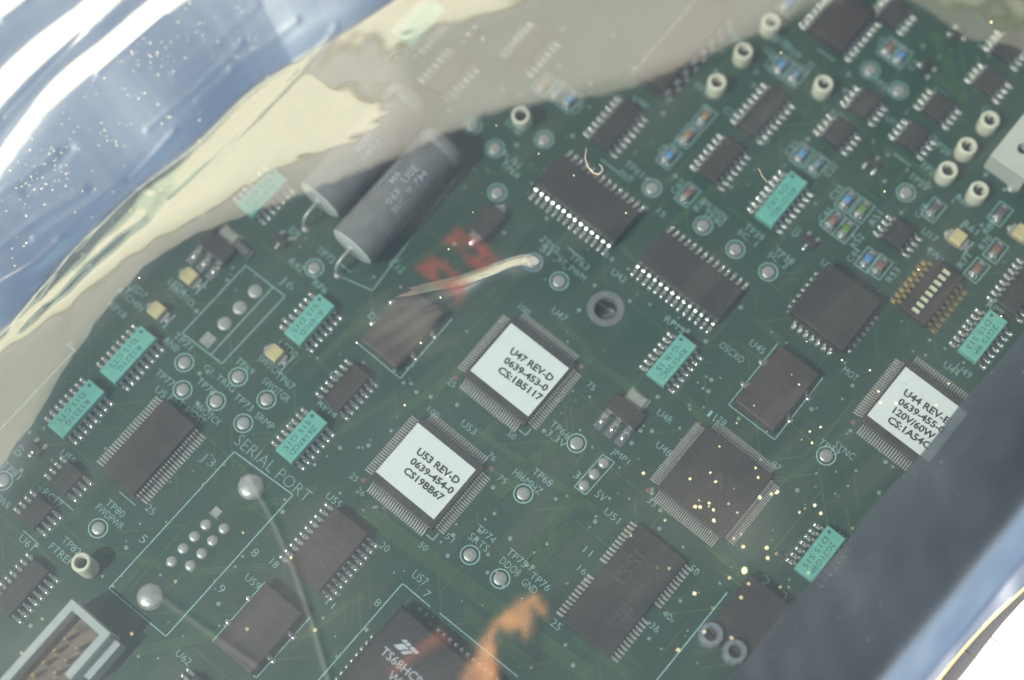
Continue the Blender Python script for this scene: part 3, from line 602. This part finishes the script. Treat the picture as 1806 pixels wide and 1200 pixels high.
# ================================================================ the sunlit wall behind the bag (seen only as its mirror image in the film)
M['cream_wall'] = mat('cream render', (0.92, 0.80, 0.66), 0.9, noise=0.05, nscale=6, bump=0.5, bscale=60)
M['grey_boarding'] = mat('pale grey boarding', (0.56, 0.49, 0.475), 0.9, noise=0.06, nscale=6)
WALL_Y, WALL_TOP, BAND = 1500.0, 2600.0, 1250.0
wl_ = MB().box(-300, WALL_Y+120, GZ, WALL_TOP-BAND, 9000, 240); wo = link('wall', wl_.mesh('wall', M['cream_wall'])); tag(wo, kind='structure')
link('upper_boarding', MB().box(-300, WALL_Y+110, WALL_TOP-BAND+1, WALL_TOP, 9060, 300).mesh('upper_boarding', M['grey_boarding']), wo)  # unseen grey band, added so the film mirrors a greyer haze above the cream

# ================================================================ antistatic bag
def film_mat(name, tint, r0, rough, haze,  hazecol=(0.6, 0.6, 0.58), bump=0.03, bscale=90, gl=(1,1,1), fold=0.0, scatter=0.11):
    m = bpy.data.materials.new(name); m.use_nodes = True; nt = m.node_tree; nt.nodes.clear()
    N = nt.nodes.new; out = N('ShaderNodeOutputMaterial'); tr_ = N('ShaderNodeBsdfTransparent'); tr_.inputs[0].default_value = (*tint, 1)
    g_ = N('ShaderNodeBsdfGlossy'); g_.inputs['Roughness'].default_value = rough; g_.inputs['Color'].default_value = (*gl, 1)
    d_ = N('ShaderNodeBsdfDiffuse'); d_.inputs[0].default_value = (*hazecol, 1)
    lw = N('ShaderNodeLayerWeight'); lw.inputs['Blend'].default_value = 0.5
    pw = N('ShaderNodeMath'); pw.operation = 'POWER'; pw.inputs[1].default_value = 4.0
    mu = N('ShaderNodeMath'); mu.operation = 'MULTIPLY_ADD'; mu.inputs[1].default_value = 1.0-r0; mu.inputs[2].default_value = r0; mu.use_clamp = True
    m1 = N('ShaderNodeMixShader'); m2 = N('ShaderNodeMixShader')
    tc = N('ShaderNodeTexCoord'); nz = N('ShaderNodeTexNoise'); nz.inputs['Scale'].default_value = bscale; nz.inputs['Detail'].default_value = 5.0
    bp = N('ShaderNodeBump'); bp.inputs['Strength'].default_value = bump; bp.inputs['Distance'].default_value = 0.002
    L = nt.links.new
    L(tc.outputs['Object'], nz.inputs['Vector']); L(nz.outputs['Fac'], bp.inputs['Height']); L(bp.outputs[0], g_.inputs['Normal'])
    L(lw.outputs['Facing'], pw.inputs[0]); L(pw.outputs[0], mu.inputs[0])
    n2 = N('ShaderNodeTexNoise'); n2.inputs['Scale'].default_value = 22.0; n2.inputs['Detail'].default_value = 7.0; n2.inputs['Roughness'].default_value = 0.6
    mr = N('ShaderNodeMapRange'); mr.inputs[1].default_value = 0.3; mr.inputs[2].default_value = 0.75; mr.inputs[3].default_value = haze*0.25; mr.inputs[4].default_value = haze*2.4
    L(tc.outputs['Object'], n2.inputs['Vector']); L(n2.outputs['Fac'], mr.inputs[0])
    if fold:                                        # where the film lies doubled over itself it mirrors more and passes less
        at = N('ShaderNodeAttribute'); at.attribute_name = 'layers'
        a1 = N('ShaderNodeMath'); a1.operation = 'MULTIPLY_ADD'; a1.inputs[1].default_value = fold; a1.inputs[2].default_value = r0; L(at.outputs['Fac'], a1.inputs[0])
        a2 = N('ShaderNodeMath'); a2.operation = 'SUBTRACT'; a2.inputs[0].default_value = 1.0; L(a1.outputs[0], a2.inputs[1])
        L(a2.outputs[0], mu.inputs[1]); L(a1.outputs[0], mu.inputs[2])
        mc = N('ShaderNodeMix'); mc.data_type = 'RGBA'; mc.inputs[6].default_value = (*tint, 1); mc.inputs[7].default_value = (*[t*t*.5 for t in tint], 1)
        L(at.outputs['Fac'], mc.inputs[0]); L(mc.outputs[2], tr_.inputs[0])
        a3 = N('ShaderNodeMath'); a3.operation = 'MULTIPLY_ADD'; a3.inputs[1].default_value = haze*20; L(at.outputs['Fac'], a3.inputs[0]); L(mr.outputs[0], a3.inputs[2])
        sf = N('ShaderNodeAttribute'); sf.attribute_name = 'scuff'; a5 = N('ShaderNodeMath'); a5.operation = 'ADD'; L(a3.outputs[0], a5.inputs[0]); L(sf.outputs['Fac'], a5.inputs[1]); mr = a5
        a4 = N('ShaderNodeMath'); a4.operation = 'MULTIPLY_ADD'; a4.inputs[1].default_value = 0.13; a4.inputs[2].default_value = rough; L(at.outputs['Fac'], a4.inputs[0]); L(a4.outputs[0], g_.inputs['Roughness'])
    L(mr.outputs[0], m2.inputs[0]); ts_ = N('ShaderNodeBsdfTranslucent'); ts_.inputs[0].default_value = (*tint, 1); m4 = N('ShaderNodeMixShader'); m4.inputs[0].default_value = scatter
    L(tr_.outputs[0], m4.inputs[1]); L(ts_.outputs[0], m4.inputs[2]); L(m4.outputs[0], m2.inputs[1])
    tl_ = N('ShaderNodeBsdfTranslucent'); tl_.inputs[0].default_value = (*hazecol, 1); m3 = N('ShaderNodeMixShader'); m3.inputs[0].default_value = 0.5
    L(d_.outputs[0], m3.inputs[1]); L(tl_.outputs[0], m3.inputs[2]); L(m3.outputs[0], m2.inputs[2])
    L(mu.outputs[0], m1.inputs[0]); L(m2.outputs[0], m1.inputs[1]); L(g_.outputs[0], m1.inputs[2]); L(m1.outputs[0], out.inputs[0])
    return m
M['film'] = film_mat('metallised clear film', (0.485, 0.53, 0.53), 0.112, 0.05, 0.013, (0.60, 0.56, 0.48), fold=0.72, gl=(0.86, 1.0, 0.965))
M['flap_film'] = film_mat('dense folded film', (0.16, 0.18, 0.18), 0.15, 0.13, 0.040, (0.46, 0.54, 0.56), fold=0.85, gl=(0.95, 1.0, 0.97))
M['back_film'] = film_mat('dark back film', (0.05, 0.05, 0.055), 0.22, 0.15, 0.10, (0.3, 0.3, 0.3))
bag = link('antistatic_bag', None); tag(bag, 'crumpled see-through antistatic bag wrapped over the green circuit board', 'plastic bag')

H0 = 11.2
PXMM = 10.0
def pl_dist(P, pts, closed=False):               # signed distance (px), positive on the left of the walking direction (picture y down)
    best = np.full(P.shape[0], 1e18); sg = np.ones(P.shape[0])
    for (x0, y0), (x1, y1) in zip(pts[:-1], pts[1:]):
        d = np.array([x1-x0, y1-y0]); L2 = (d**2).sum(); r = P-np.array([x0, y0])
        t = np.clip((r@d)/L2, 0, 1); q = r-t[:,None]*d; dd = (q**2).sum(1)
        cr = d[0]*r[:,1]-d[1]*r[:,0]
        w = dd < best-1e-9; best[w] = dd[w]; sg[w] = np.where(cr[w] < 0, 1, -1)
    return np.sqrt(best)*sg
def pl_foot(P, pts):
    best = np.full(P.shape[0], 1e18); out = P.copy()
    for (x0, y0), (x1, y1) in zip(pts[:-1], pts[1:]):
        d = np.array([x1-x0, y1-y0]); r = P-np.array([x0, y0]); t = np.clip((r@d)/(d**2).sum(), 0, 1); f_ = np.array([x0, y0])+t[:,None]*d
        dd = ((P-f_)**2).sum(1); w = dd < best; best[w] = dd[w]; out[w] = f_[w]
    return out
C1 = [(-300,1300),(-100,1020),(0,880),(90,680),(170,570),(300,440),(420,378),(560,335),(700,270),(850,205),(1000,165),(1150,125),(1290,70),(1420,-10),(1600,-150)]
C2 = [(-300,860),(-100,690),(0,600),(120,520),(250,425),(330,378),(450,306),(560,272),(640,244),(684,200),(702,140),(706,80),(740,36),(820,18),(900,-4),(1000,-60),(1300,-220)]
C3 = [(-300,860),(-100,640),(0,555),(100,430),(220,312),(330,228),(440,122),(560,52),(640,8),(760,-70),(900,-160)]
def smooth_line(pts, n=8):
    out = []
    for i in range(len(pts)-1):
        p = [np.array(pts[max(0, min(len(pts)-1, j))], float) for j in (i-1, i, i+1, i+2)]
        for k in range(n):
            t = k/n; out.append(tuple(.5*(2*p[1]+(p[2]-p[0])*t+(2*p[0]-5*p[1]+4*p[2]-p[3])*t*t+(3*p[1]-p[0]-3*p[2]+p[3])*t**3)))
    return out+[pts[-1]]
C1, C2, C3 = smooth_line(C1, 4), smooth_line(C2, 5), smooth_line(C3, 5)
C4 = [(1480,-80),(1620,5),(1700,42),(1790,62),(1900,130),(2050,260)]
tan = lambda a: math.tan(math.radians(a))
def sp(s, k): return k*np.logaddexp(0, s/k)
_r = np.random.RandomState(3)
def waves(X, Y, wl, n, seed, aniso=None):
    r = np.random.RandomState(seed); z = np.zeros_like(X)
    for _ in range(n):
        th = r.uniform(0, 2*math.pi) if aniso is None else aniso + r.normal(0, .35)
        k = 2*math.pi/(wl*r.uniform(.7, 1.5)); z += np.sin(k*(X*math.cos(th)+Y*math.sin(th))+r.uniform(0, 6.28))
    return z/math.sqrt(n)
def bump_line(P, pts, w, h, one=0.0):            # crease: narrow ridge along a polyline, fading at both ends
    d = pl_dist(P, pts)
    L = sum(math.hypot(b[0]-a[0], b[1]-a[1]) for a, b in zip(pts[:-1], pts[1:]))
    g_ = np.exp(-(d/w)**2)
    if one: g_ = np.where(d > 0, np.exp(-(d/(w*one))**2), g_)
    return h*g_
# pleats beyond C3: slope (degrees, positive = falling away to the upper left) against distance in px
PLEAT = [(-60,0),(0,0),(3,-16),(20,-13),(34,-2),(60,-4),(110,-7),(146,-5),(156,-1),(168,12),(182,19),(200,19),(209,5),(220,-16),(230,-10),(244,10),(258,24),(286,23),(298,0),(316,-18),(350,-10),(374,12),(388,15),(398,-10),(440,-12),(470,10),(520,-6),(800,-4)]
_s = np.arange(-60, 800, 1.0); _b = np.interp(_s, [p[0] for p in PLEAT], [p[1] for p in PLEAT])
_b = np.convolve(_b, np.ones(5)/5, 'same'); _z = -np.cumsum(np.tan(np.radians(_b)))/PXMM
def film_z(P, X, Y):
    s3p = pl_dist(P, C3); ft = pl_foot(P, C3); B = np.where((s3p > 0)[:,None], ft, P)      # beyond the ridge line the slopes restart from its foot
    wob = 10*waves(B[:,0], B[:,1], 300, 5, 11) + 1.6*waves(B[:,0], B[:,1], 80, 5, 12)*(s3p <= 0)*np.clip(-s3p/30, 0, 1)
    s1 = (pl_dist(B, C1)+wob*.8)/PXMM; s2 = (pl_dist(B, C2)+wob*.6+(2.2*waves(P[:,0]*.5+P[:,1]*.3, P[:,1]*1.4, 30, 9, 14)*np.clip((P[:,0]-430)/120, 0, 1)*np.exp(-(pl_dist(P, C2)/16)**2))*(s3p < -25))/PXMM; s4 = (pl_dist(P, C4)+wob)/PXMM
    lf = 1/(1+np.exp((B[:,0]-330)/70))
    z = H0 - (tan(7.5)+tan(12)*lf)*sp(s1, 1.0) - (tan(10.0)+tan(4)*lf)*sp(s2, .7) - tan(14.0)*sp(s4, .5)
    z += (H0-.6-z)*(1-np.exp(-np.maximum(s3p, 0)/110))
    s3p = s3p + (4+np.clip(s3p/14, 0, 12))*waves(P[:,0]*.5, P[:,1]*.5, 260, 5, 13) - 2
    z += np.interp(s3p, _s, _z)
    z += bump_line(P, [(296,340),(398,239),(508,115),(588,27)], 6, .16) + bump_line(P, [(40,490),(128,406),(180,340),(230,283),(300,212)], 4, .20)
    z += bump_line(P, [(20,565),(97,497),(172,424),(240,372)], 13, -.30) + bump_line(P, [(225,300),(262,318),(300,345)], 5, .10)
    for q_, w_, h_ in [([(-20,440),(60,372),(140,318)],6,.22),([(50,408),(130,352),(205,300)],5,.20),([(-10,345),(50,300),(95,262)],5,.18),([(170,130),(225,80),(290,22)],4,.16),
                      ([(0,205),(70,130),(150,48)],4,-.18),([(250,215),(330,150),(420,62)],4,.13),([(40,330),(90,290),(120,255)],7,-.16),([(300,120),(380,60),(450,0)],6,.09),([(-20,500),(50,450),(95,405)],6,.30),([(400,100),(460,60),(520,20)],5,.14),
                      ([(340,160),(372,134),(400,108)],5,.12),([(0,30),(40,0),(70,-30)],5,.2)]:
        z += bump_line(P, q_, w_, h_)
    far = 1/(1+np.exp(-(s3p-25)/12))
    z += far*(.016*waves(X, Y, 9, 6, 21, math.radians(133)) + .005*waves(X, Y, 3.5, 6, 23, math.radians(133)) + .10*waves(X, Y, 34, 5, 22, math.radians(128)))
    z += .10*waves(X, Y, 55, 6, 31) + .008*waves(X, Y, 14, 8, 32) + .0025*waves(X, Y, 5.5, 10, 33)
    z += bump_line(P, [(438,835),(478,905),(520,1000),(556,1105),(592,1230)], 5, .15)
    z += bump_line(P, [(285,1050),(360,1105),(455,1172)], 6, .08)
    fade = 1/(1+np.exp((P[:,0]-942)/7))
    for q_, w_, h_, x_ in [([(770,538),(850,501),(900,479),(950,470)],5,.46,830),([(770,552),(850,512),(905,487),(940,474)],4,.30,850),([(740,545),(840,500),(890,478),(925,466)],4,.26,800)]:
        z += bump_line(P, q_, w_, h_, 2.6)*fade/(1+np.exp(-(P[:,0]-x_)/16))
    for k in range(13):
        ex, ey = 640+9*k+14*math.sin(k*2.1), 520+7.5*k+16*math.sin(k*1.3)
        z += bump_line(P, [(ex,ey),((ex+870)/2,(ey+496)/2+5*math.sin(k)),(880,489)], 4+2*(k % 3), .06+.05*((k*7) % 5)/4, 2.0)/(1+np.exp((P[:,0]-868)/10))/(1+np.exp(-(P[:,0]-ex-25)/16))
    z += bump_line(P, [(1315,1005),(1220,1040),(1120,1080)], 16, .12) + bump_line(P, [(1310,1010),(1330,940),(1380,880)], 14, .10)
    z += bump_line(P, [(870,1240),(868,1130),(945,1050)], 12, .2, 2)
    return z
def film_sheet(x0, x1, y0, y1, step):
    xs = np.arange(x0, x1+1, step); ys = np.arange(y0, y1+1, step); nx, ny = len(xs), len(ys)
    PX, PY = np.meshgrid(xs, ys); P = np.stack([PX.ravel(), PY.ravel()], 1).astype(float)
    d = np.stack([(P[:,0]-W_PX/2)/F_PX, (P[:,1]-H_PX/2)/F_PX, np.ones(len(P))], 1) @ Q
    t = (H0-CAM_POS[2])/d[:,2]; XY = CAM_POS[None,:]+t[:,None]*d
    z = film_z(P, XY[:,0], XY[:,1])
    V = np.stack([XY[:,0], XY[:,1], z], 1)
    idx = np.arange(nx*ny).reshape(ny, nx)
    F = np.stack([idx[1:,:-1], idx[1:,1:], idx[:-1,1:], idx[:-1,:-1]], -1).reshape(-1, 4)
    return V, F, P
def np_mesh(name, V, F, m, smooth=True):
    me = bpy.data.meshes.new(name); me.vertices.add(len(V)); me.vertices.foreach_set('co', (V*S).astype(np.float32).ravel())
    me.loops.add(F.size); me.loops.foreach_set('vertex_index', F.astype(np.int32).ravel())
    me.polygons.add(len(F)); me.polygons.foreach_set('loop_start', np.arange(0, F.size, 4, dtype=np.int32)); me.polygons.foreach_set('loop_total', np.full(len(F), 4, np.int32))
    me.materials.append(m); me.update(calc_edges=True); me.validate()
    if smooth: me.polygons.foreach_set('use_smooth', [True]*len(me.polygons))
    return me
V, F, P = film_sheet(-260, 2080, -260, 1420, 4.0)
cen = P[F].mean(1); E0 = np.array([1289.0, 1194.0]); EA = np.array([.647, -.763]); EN = np.array([.763, .647])
keep = ((cen-E0)@EN) < 60
ff = np_mesh('front_film', V, F[keep], M['film'])
s2_ = pl_dist(P, C2); s3_ = pl_dist(P, C3)
s1_ = pl_dist(P, C1); st_ = pl_dist(P, [(690,562),(780,528),(850,500),(905,474),(950,470)])
lay = .135/(1+np.exp(-s1_/8)) + .22*np.exp(-((st_-8)/14)**2)*(P[:,0] < 960)/(1+np.exp(-(P[:,0]-800)/30)) + .105/(1+np.exp(-s2_/10)) + .76/(1+np.exp(-(s3_-2)/3))
ff.attributes.new('layers', 'FLOAT', 'POINT').data.foreach_set('value', lay.astype(np.float32))
q1 = P[:,0]*.72-P[:,1]*.69; q2 = P[:,0]*.69+P[:,1]*.72           # rubbed, dusty patches and faint drag marks along the film
scf = .075*np.exp(-((P[:,0]-712)/78)**2-((P[:,1]-572)/52)**2)*np.clip(.8+.35*waves(q1*.35, q2*1.2, 34, 8, 61), .2, 1.6)
scf += .035*np.exp(-((P[:,0]-1330)/70)**2-((P[:,1]-960)/60)**2) + .03*np.exp(-((P[:,0]-560)/90)**2-((P[:,1]-1010)/120)**2) + .03*np.exp(-((P[:,0]-1240)/120)**2-((P[:,1]-900)/80)**2)
scf += .010*np.clip(waves(q1*.12, q2, 40, 10, 62), 0, 3) + .006*np.clip(waves(q1*.3, q2, 130, 8, 63), 0, 3)
ff.attributes.new('scuff', 'FLOAT', 'POINT').data.foreach_set('value', scf.astype(np.float32))
link('front_film', ff, bag)
# ---- the flap folded back along the lower right edge
ta = np.arange(-260, 1120, 10.0); ww = np.concatenate([np.arange(0, 190, 8.0), np.arange(190, 262, 3.0), np.arange(262, 300, 4.0)])
T, Wd = np.meshgrid(ta, ww); prof_w = [0, 6, 60, 150, 192, 206, 250, 258, 300]; prof_z = [12.1, 12.12, 12.05, 11.6, 11.1, 10.5, 7.8, 7.5, 7.3]
Zf = np.interp(Wd, prof_w, prof_z) + .25*waves(T, Wd, 260, 5, 41) + .06*waves(T, Wd, 80, 6, 42)
outer = 268 + 22*np.sin((T-40)/260.0)+ 8*np.sin(T/70.0)
Wc = np.minimum(Wd + 9*np.sin(T/330.0+1)*np.clip((Wd-100)/100, 0, 1), outer)
pts = E0[None,None,:] + T[...,None]*EA + Wc[...,None]*EN
pts[...,0] += np.clip(1-Wd/12, 0, 1)*2.5*np.sin(T/37.0)
Pf = pts.reshape(-1, 2); d = np.stack([(Pf[:,0]-W_PX/2)/F_PX, (Pf[:,1]-H_PX/2)/F_PX, np.ones(len(Pf))], 1) @ Q
t = (Zf.ravel()-CAM_POS[2])/d[:,2]; Vf = CAM_POS[None,:]+t[:,None]*d
ny, nx = T.shape; idx = np.arange(nx*ny).reshape(ny, nx)
Ff = np.stack([idx[1:,:-1], idx[1:,1:], idx[:-1,1:], idx[:-1,:-1]], -1).reshape(-1, 4)
fm = np_mesh('overlap_flap', Vf, Ff, M['flap_film'])
fm.attributes.new('layers', 'FLOAT', 'POINT').data.foreach_set('value', (1/(1+np.exp(-(Wd.ravel()-200)/4))).astype(np.float32))
fo = link('overlap_flap', fm, bag); fo['label'] = 'dull grey flap of folded film with a pale blue rounded border'
# ---- strip added to colour in the yellow lens fringe, and back film
es = []
for k in range(len(ta)):
    o_ = 268 + 22*math.sin((ta[k]-40)/260.0)+8*math.sin(ta[k]/70.0)
    a = E0+ta[k]*EA+(o_-3)*EN; b = E0+ta[k]*EA+(o_+4)*EN
    es += [tuple(world_at(*a, 7.25)), tuple(world_at(*b, 6.6))]
M['gilt'] = mat('yellow edge seam', (0.85, 0.72, 0.34), 0.35, noise=0.1, nscale=300)
link('edge_seam', world_mesh('edge_seam', es, [(2*k, 2*k+1, 2*k+3, 2*k+2) for k in range(len(ta)-1)], M['gilt'], True), bag)
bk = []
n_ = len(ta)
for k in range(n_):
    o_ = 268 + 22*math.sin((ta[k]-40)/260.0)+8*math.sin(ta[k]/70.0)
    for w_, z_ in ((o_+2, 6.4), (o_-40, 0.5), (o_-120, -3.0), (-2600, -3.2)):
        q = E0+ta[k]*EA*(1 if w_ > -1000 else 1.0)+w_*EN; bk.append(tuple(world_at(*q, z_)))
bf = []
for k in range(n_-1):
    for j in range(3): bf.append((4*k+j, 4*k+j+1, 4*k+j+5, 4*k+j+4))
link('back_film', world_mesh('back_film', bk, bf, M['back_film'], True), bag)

# ---- coloured reflections in the creases, painted on the film as patches
def reflection_paint_mat(name, c, a):
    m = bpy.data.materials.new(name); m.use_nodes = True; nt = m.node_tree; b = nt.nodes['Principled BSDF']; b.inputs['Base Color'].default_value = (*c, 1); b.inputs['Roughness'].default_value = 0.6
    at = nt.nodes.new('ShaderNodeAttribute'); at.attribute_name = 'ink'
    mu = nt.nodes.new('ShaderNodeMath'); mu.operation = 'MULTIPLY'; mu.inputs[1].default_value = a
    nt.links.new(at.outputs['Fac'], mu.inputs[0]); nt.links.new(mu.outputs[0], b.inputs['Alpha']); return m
M['red_ink'] = reflection_paint_mat('worn red print', (0.16, 0.018, 0.016), 0.36)
M['orange_ink'] = reflection_paint_mat('worn orange print', (0.25, 0.125, 0.055), 0.48)
M['rust_ink'] = reflection_paint_mat('faded rust print', (0.15, 0.05, 0.03), 0.28)
def film_point(x, y, lift=.06):
    Pp = np.array([[x, y]], float); w = world_at(x, y, H0); z = film_z(Pp, np.array([w[0]]), np.array([w[1]]))[0]
    return (w[0], w[1], z+lift)
def inside(P, poly):
    c = np.zeros(len(P), bool); n = len(poly)
    for i in range(n):
        (x0, y0), (x1, y1) = poly[i], poly[(i+1) % n]
        c ^= ((y0 > P[:,1]) != (y1 > P[:,1])) & (P[:,0] < (x1-x0)*(P[:,1]-y0)/((y1-y0) or 1e-9)+x0)
    return c
def painted_reflection(name, polys, m, label, soft=3.6):
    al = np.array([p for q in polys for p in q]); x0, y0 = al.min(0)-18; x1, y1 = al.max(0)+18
    V_, F_, P_ = film_sheet(x0, x1, y0, y1, 3.0); V_[:,2] += .05; pigment = np.zeros(len(P_))
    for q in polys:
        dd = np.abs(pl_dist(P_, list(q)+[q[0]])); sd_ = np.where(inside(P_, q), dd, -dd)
        pigment = np.maximum(pigment, 1/(1+np.exp(-(sd_+1.5*waves(P_[:,0], P_[:,1], 30, 6, 51))/soft)))
    pigment *= np.clip(.85+.16*waves(P_[:,0], P_[:,1], 45, 6, 52), .15, 1.2)
    kp = pigment[F_].max(1) > .02
    me = np_mesh(name, V_, F_[kp], m); me.attributes.new('ink', 'FLOAT', 'POINT').data.foreach_set('value', pigment.astype(np.float32))
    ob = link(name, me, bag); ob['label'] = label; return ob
def zz(ox, oy, f, pts): return [(ox+x/f, oy+y/f) for x, y in pts]
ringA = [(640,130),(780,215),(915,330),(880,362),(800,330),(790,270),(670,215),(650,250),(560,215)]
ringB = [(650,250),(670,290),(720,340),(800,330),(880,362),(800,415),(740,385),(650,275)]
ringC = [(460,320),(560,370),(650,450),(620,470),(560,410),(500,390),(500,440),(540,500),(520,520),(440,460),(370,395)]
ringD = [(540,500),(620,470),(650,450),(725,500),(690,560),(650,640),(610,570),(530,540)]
painted_reflection('red_mark', [zz(640,370,3.847,r_) for r_ in (ringA, ringC, ringD)] + [zz(640,370,3.847,[(652,252),(672,292),(742,386),(800,416),(880,364),(800,334),(715,318)])], M['red_ink'], 'faded red outlined print on the film above the pale crease')
painted_reflection('orange_mark', [zz(800,1000,6,[(700,360),(790,325),(880,300),(950,400),(962,500),(890,480),(820,430),(832,600),(765,750),(700,640),(600,700),(490,645),(420,720),(440,900),(462,1050),(470,1320),(60,1320),(110,1150),(200,970),(330,760),(430,590),(560,470)])], M['orange_ink'], 'torn looking orange print at the bottom edge of the picture')
painted_reflection('rust_mark', [zz(600,980,5.453,[(980,720),(1040,800),(880,900),(700,1010),(600,1090),(540,1150),(480,1120),(590,1020),(740,880),(880,790)])], M['rust_ink'], 'faint rust coloured print over the large chip')

# ---- sand grains lying on the film
M['grain'] = mat('golden sand grain', (0.90, 0.75, 0.43), 0.4, noise=0.2, nscale=3000)
gr = MB(); gb = 0
def grain(x, y, r, el=1.0):
    p = film_point(x, y, r*.35); a = rnd.uniform(0, 6.28); ca, sa = math.cos(a), math.sin(a)
    ico = [(0,0,1),(.9,0,.3),(.28,.85,.35),(-.73,.53,.3),(-.7,-.5,.4),(.3,-.85,.3),(0,0,-.6)]
    vs = []
    for x_, y_, z_ in ico:
        j = rnd.uniform(.7, 1.25); X_, Y_, Z_ = x_*r*el*j, y_*r*j, z_*r*.8*j
        vs.append((p[0]+ca*X_-sa*Y_, p[1]+sa*X_+ca*Y_, p[2]+Z_))
    gr._add(vs, [(0,1,2),(0,2,3),(0,3,4),(0,4,5),(0,5,1),(6,2,1),(6,3,2),(6,4,3),(6,5,4),(6,1,5)])
G = [(1313,1007,.62,1.3),(1217,845,.3),(1226,894,.32),(1235,895,.34),(1251,888,.3),(1258,900,.28),(1259,918,.3,1.6),(1340,878,.36),(1372,868,.3),(1360,872,.28),(1333,826,.25),(1337,843,.25),(1285,889,.2),(1253,834,.2),(1262,850,.18,2),
     (1310,965,.34),(1352,967,.34),(1354,985,.34),(1225,1047,.3),(1286,1020,.26),(1320,1030,.24),(1307,1054,.28),(1242,1115,.28),(1290,1126,.28),(1196,1147,.26),(1361,1157,.28),(1402,1110,.26),(1135,835,.3),(1173,918,.26),(1660,815,.34),(1594,842,.28),
     (1437,892,.3),(1447,906,.3),(1410,904,.2),(1369,870,.26),(1409,679,.27),(1447,754,.27),(1428,762,.22),(1432,782,.24),(1485,636,.25),(1534,654,.26),(1549,691,.26),(1553,711,.3),(1580,712,.26),(1673,677,.26),(1651,715,.18),(1749,658,.28),(1804,657,.3),
     (1766,558,.24),(1620,476,.24),(1560,338,.26),(1749,38,.26),(1423,30,.16),(1377,94,.22),(629,605,.24),(742,605,.26),(714,715,.24),(777,526,.22),(791,440,.22),(436,1110,.24),(556,1112,.24),(514,984,.24),(310,1026,.18),(233,1118,.22),(75,1092,.2),(38,1152,.2),
     (245,490,.22),(950,272,.16),(834,375,.16),(875,222,.14),(1104,376,.2),(1012,310,.16),(429,940,.16),(790,840,.22),(1300,905,.16),(1180,1003,.18)]
for q_ in G: grain(q_[0], q_[1], q_[2]*(.72 if q_[2] < .5 else .85), *q_[3:])
for k in range(36):                              # fine scatter over the lower right and along the wrinkled upper left
    grain(rnd.gauss(1300, 120), rnd.gauss(920, 110), rnd.uniform(.05, .14))
for k in range(260):
    t_ = rnd.random(); x = rnd.uniform(0, 470); y = rnd.gauss(330-0.75*x, 85)
    if y < -20 or x+y > 620: continue
    grain(x, y, rnd.choice([.04, .05, .06, .07, .10]), rnd.uniform(1, 2))
for cx, cy, n, sg_ in [(265,85,26,28),(240,105,12,16),(100,265,16,18),(85,300,14,20),(60,320,14,22),(160,225,12,16),(340,45,8,30),(140,130,10,25),(40,340,14,25)]:
    for k in range(n*2//3): grain(rnd.gauss(cx, sg_), rnd.gauss(cy, sg_*.7), rnd.uniform(.04, .10), rnd.uniform(1, 2.2))
so_ = link('sand_grains', gr.mesh('sand_grains', M['grain'])); tag(so_, 'tiny golden sand grains scattered over the bag', kind='stuff')
# ---- lint fibre on the film
M['lint'] = mat('pale lint', (0.24, 0.21, 0.17), 0.8)
pts_ = [(1034,262),(1032,280),(1036,294),(1046,306),(1056,309),(1063,302),(1061,294),(1055,290)]
fine = []
for i in range(len(pts_)-1):
    for k in range(4): u_ = k/4; fine.append((pts_[i][0]*(1-u_)+pts_[i+1][0]*u_, pts_[i][1]*(1-u_)+pts_[i+1][1]*u_))
lt = MB().tube([film_point(x, y, .2) for x, y in fine], [.045+.06*math.sin(math.pi*i/len(fine)) for i in range(len(fine))], 6)
lo = link('lint_fibre', lt.mesh('lint_fibre', M['lint'], True)); tag(lo, 'pale curled lint fibre lying above the long black chip', 'lint')
lt = MB().tube([film_point(x, y, .2) for x, y in [(1337,298),(1341,304),(1343,311),(1349,317),(1353,323)]], .05, 6)
lo = link('lint_fibre', lt.mesh('lint_fibre', M['lint'], True)); tag(lo, 'short straight lint fibre left of the upper right teal network', 'lint')
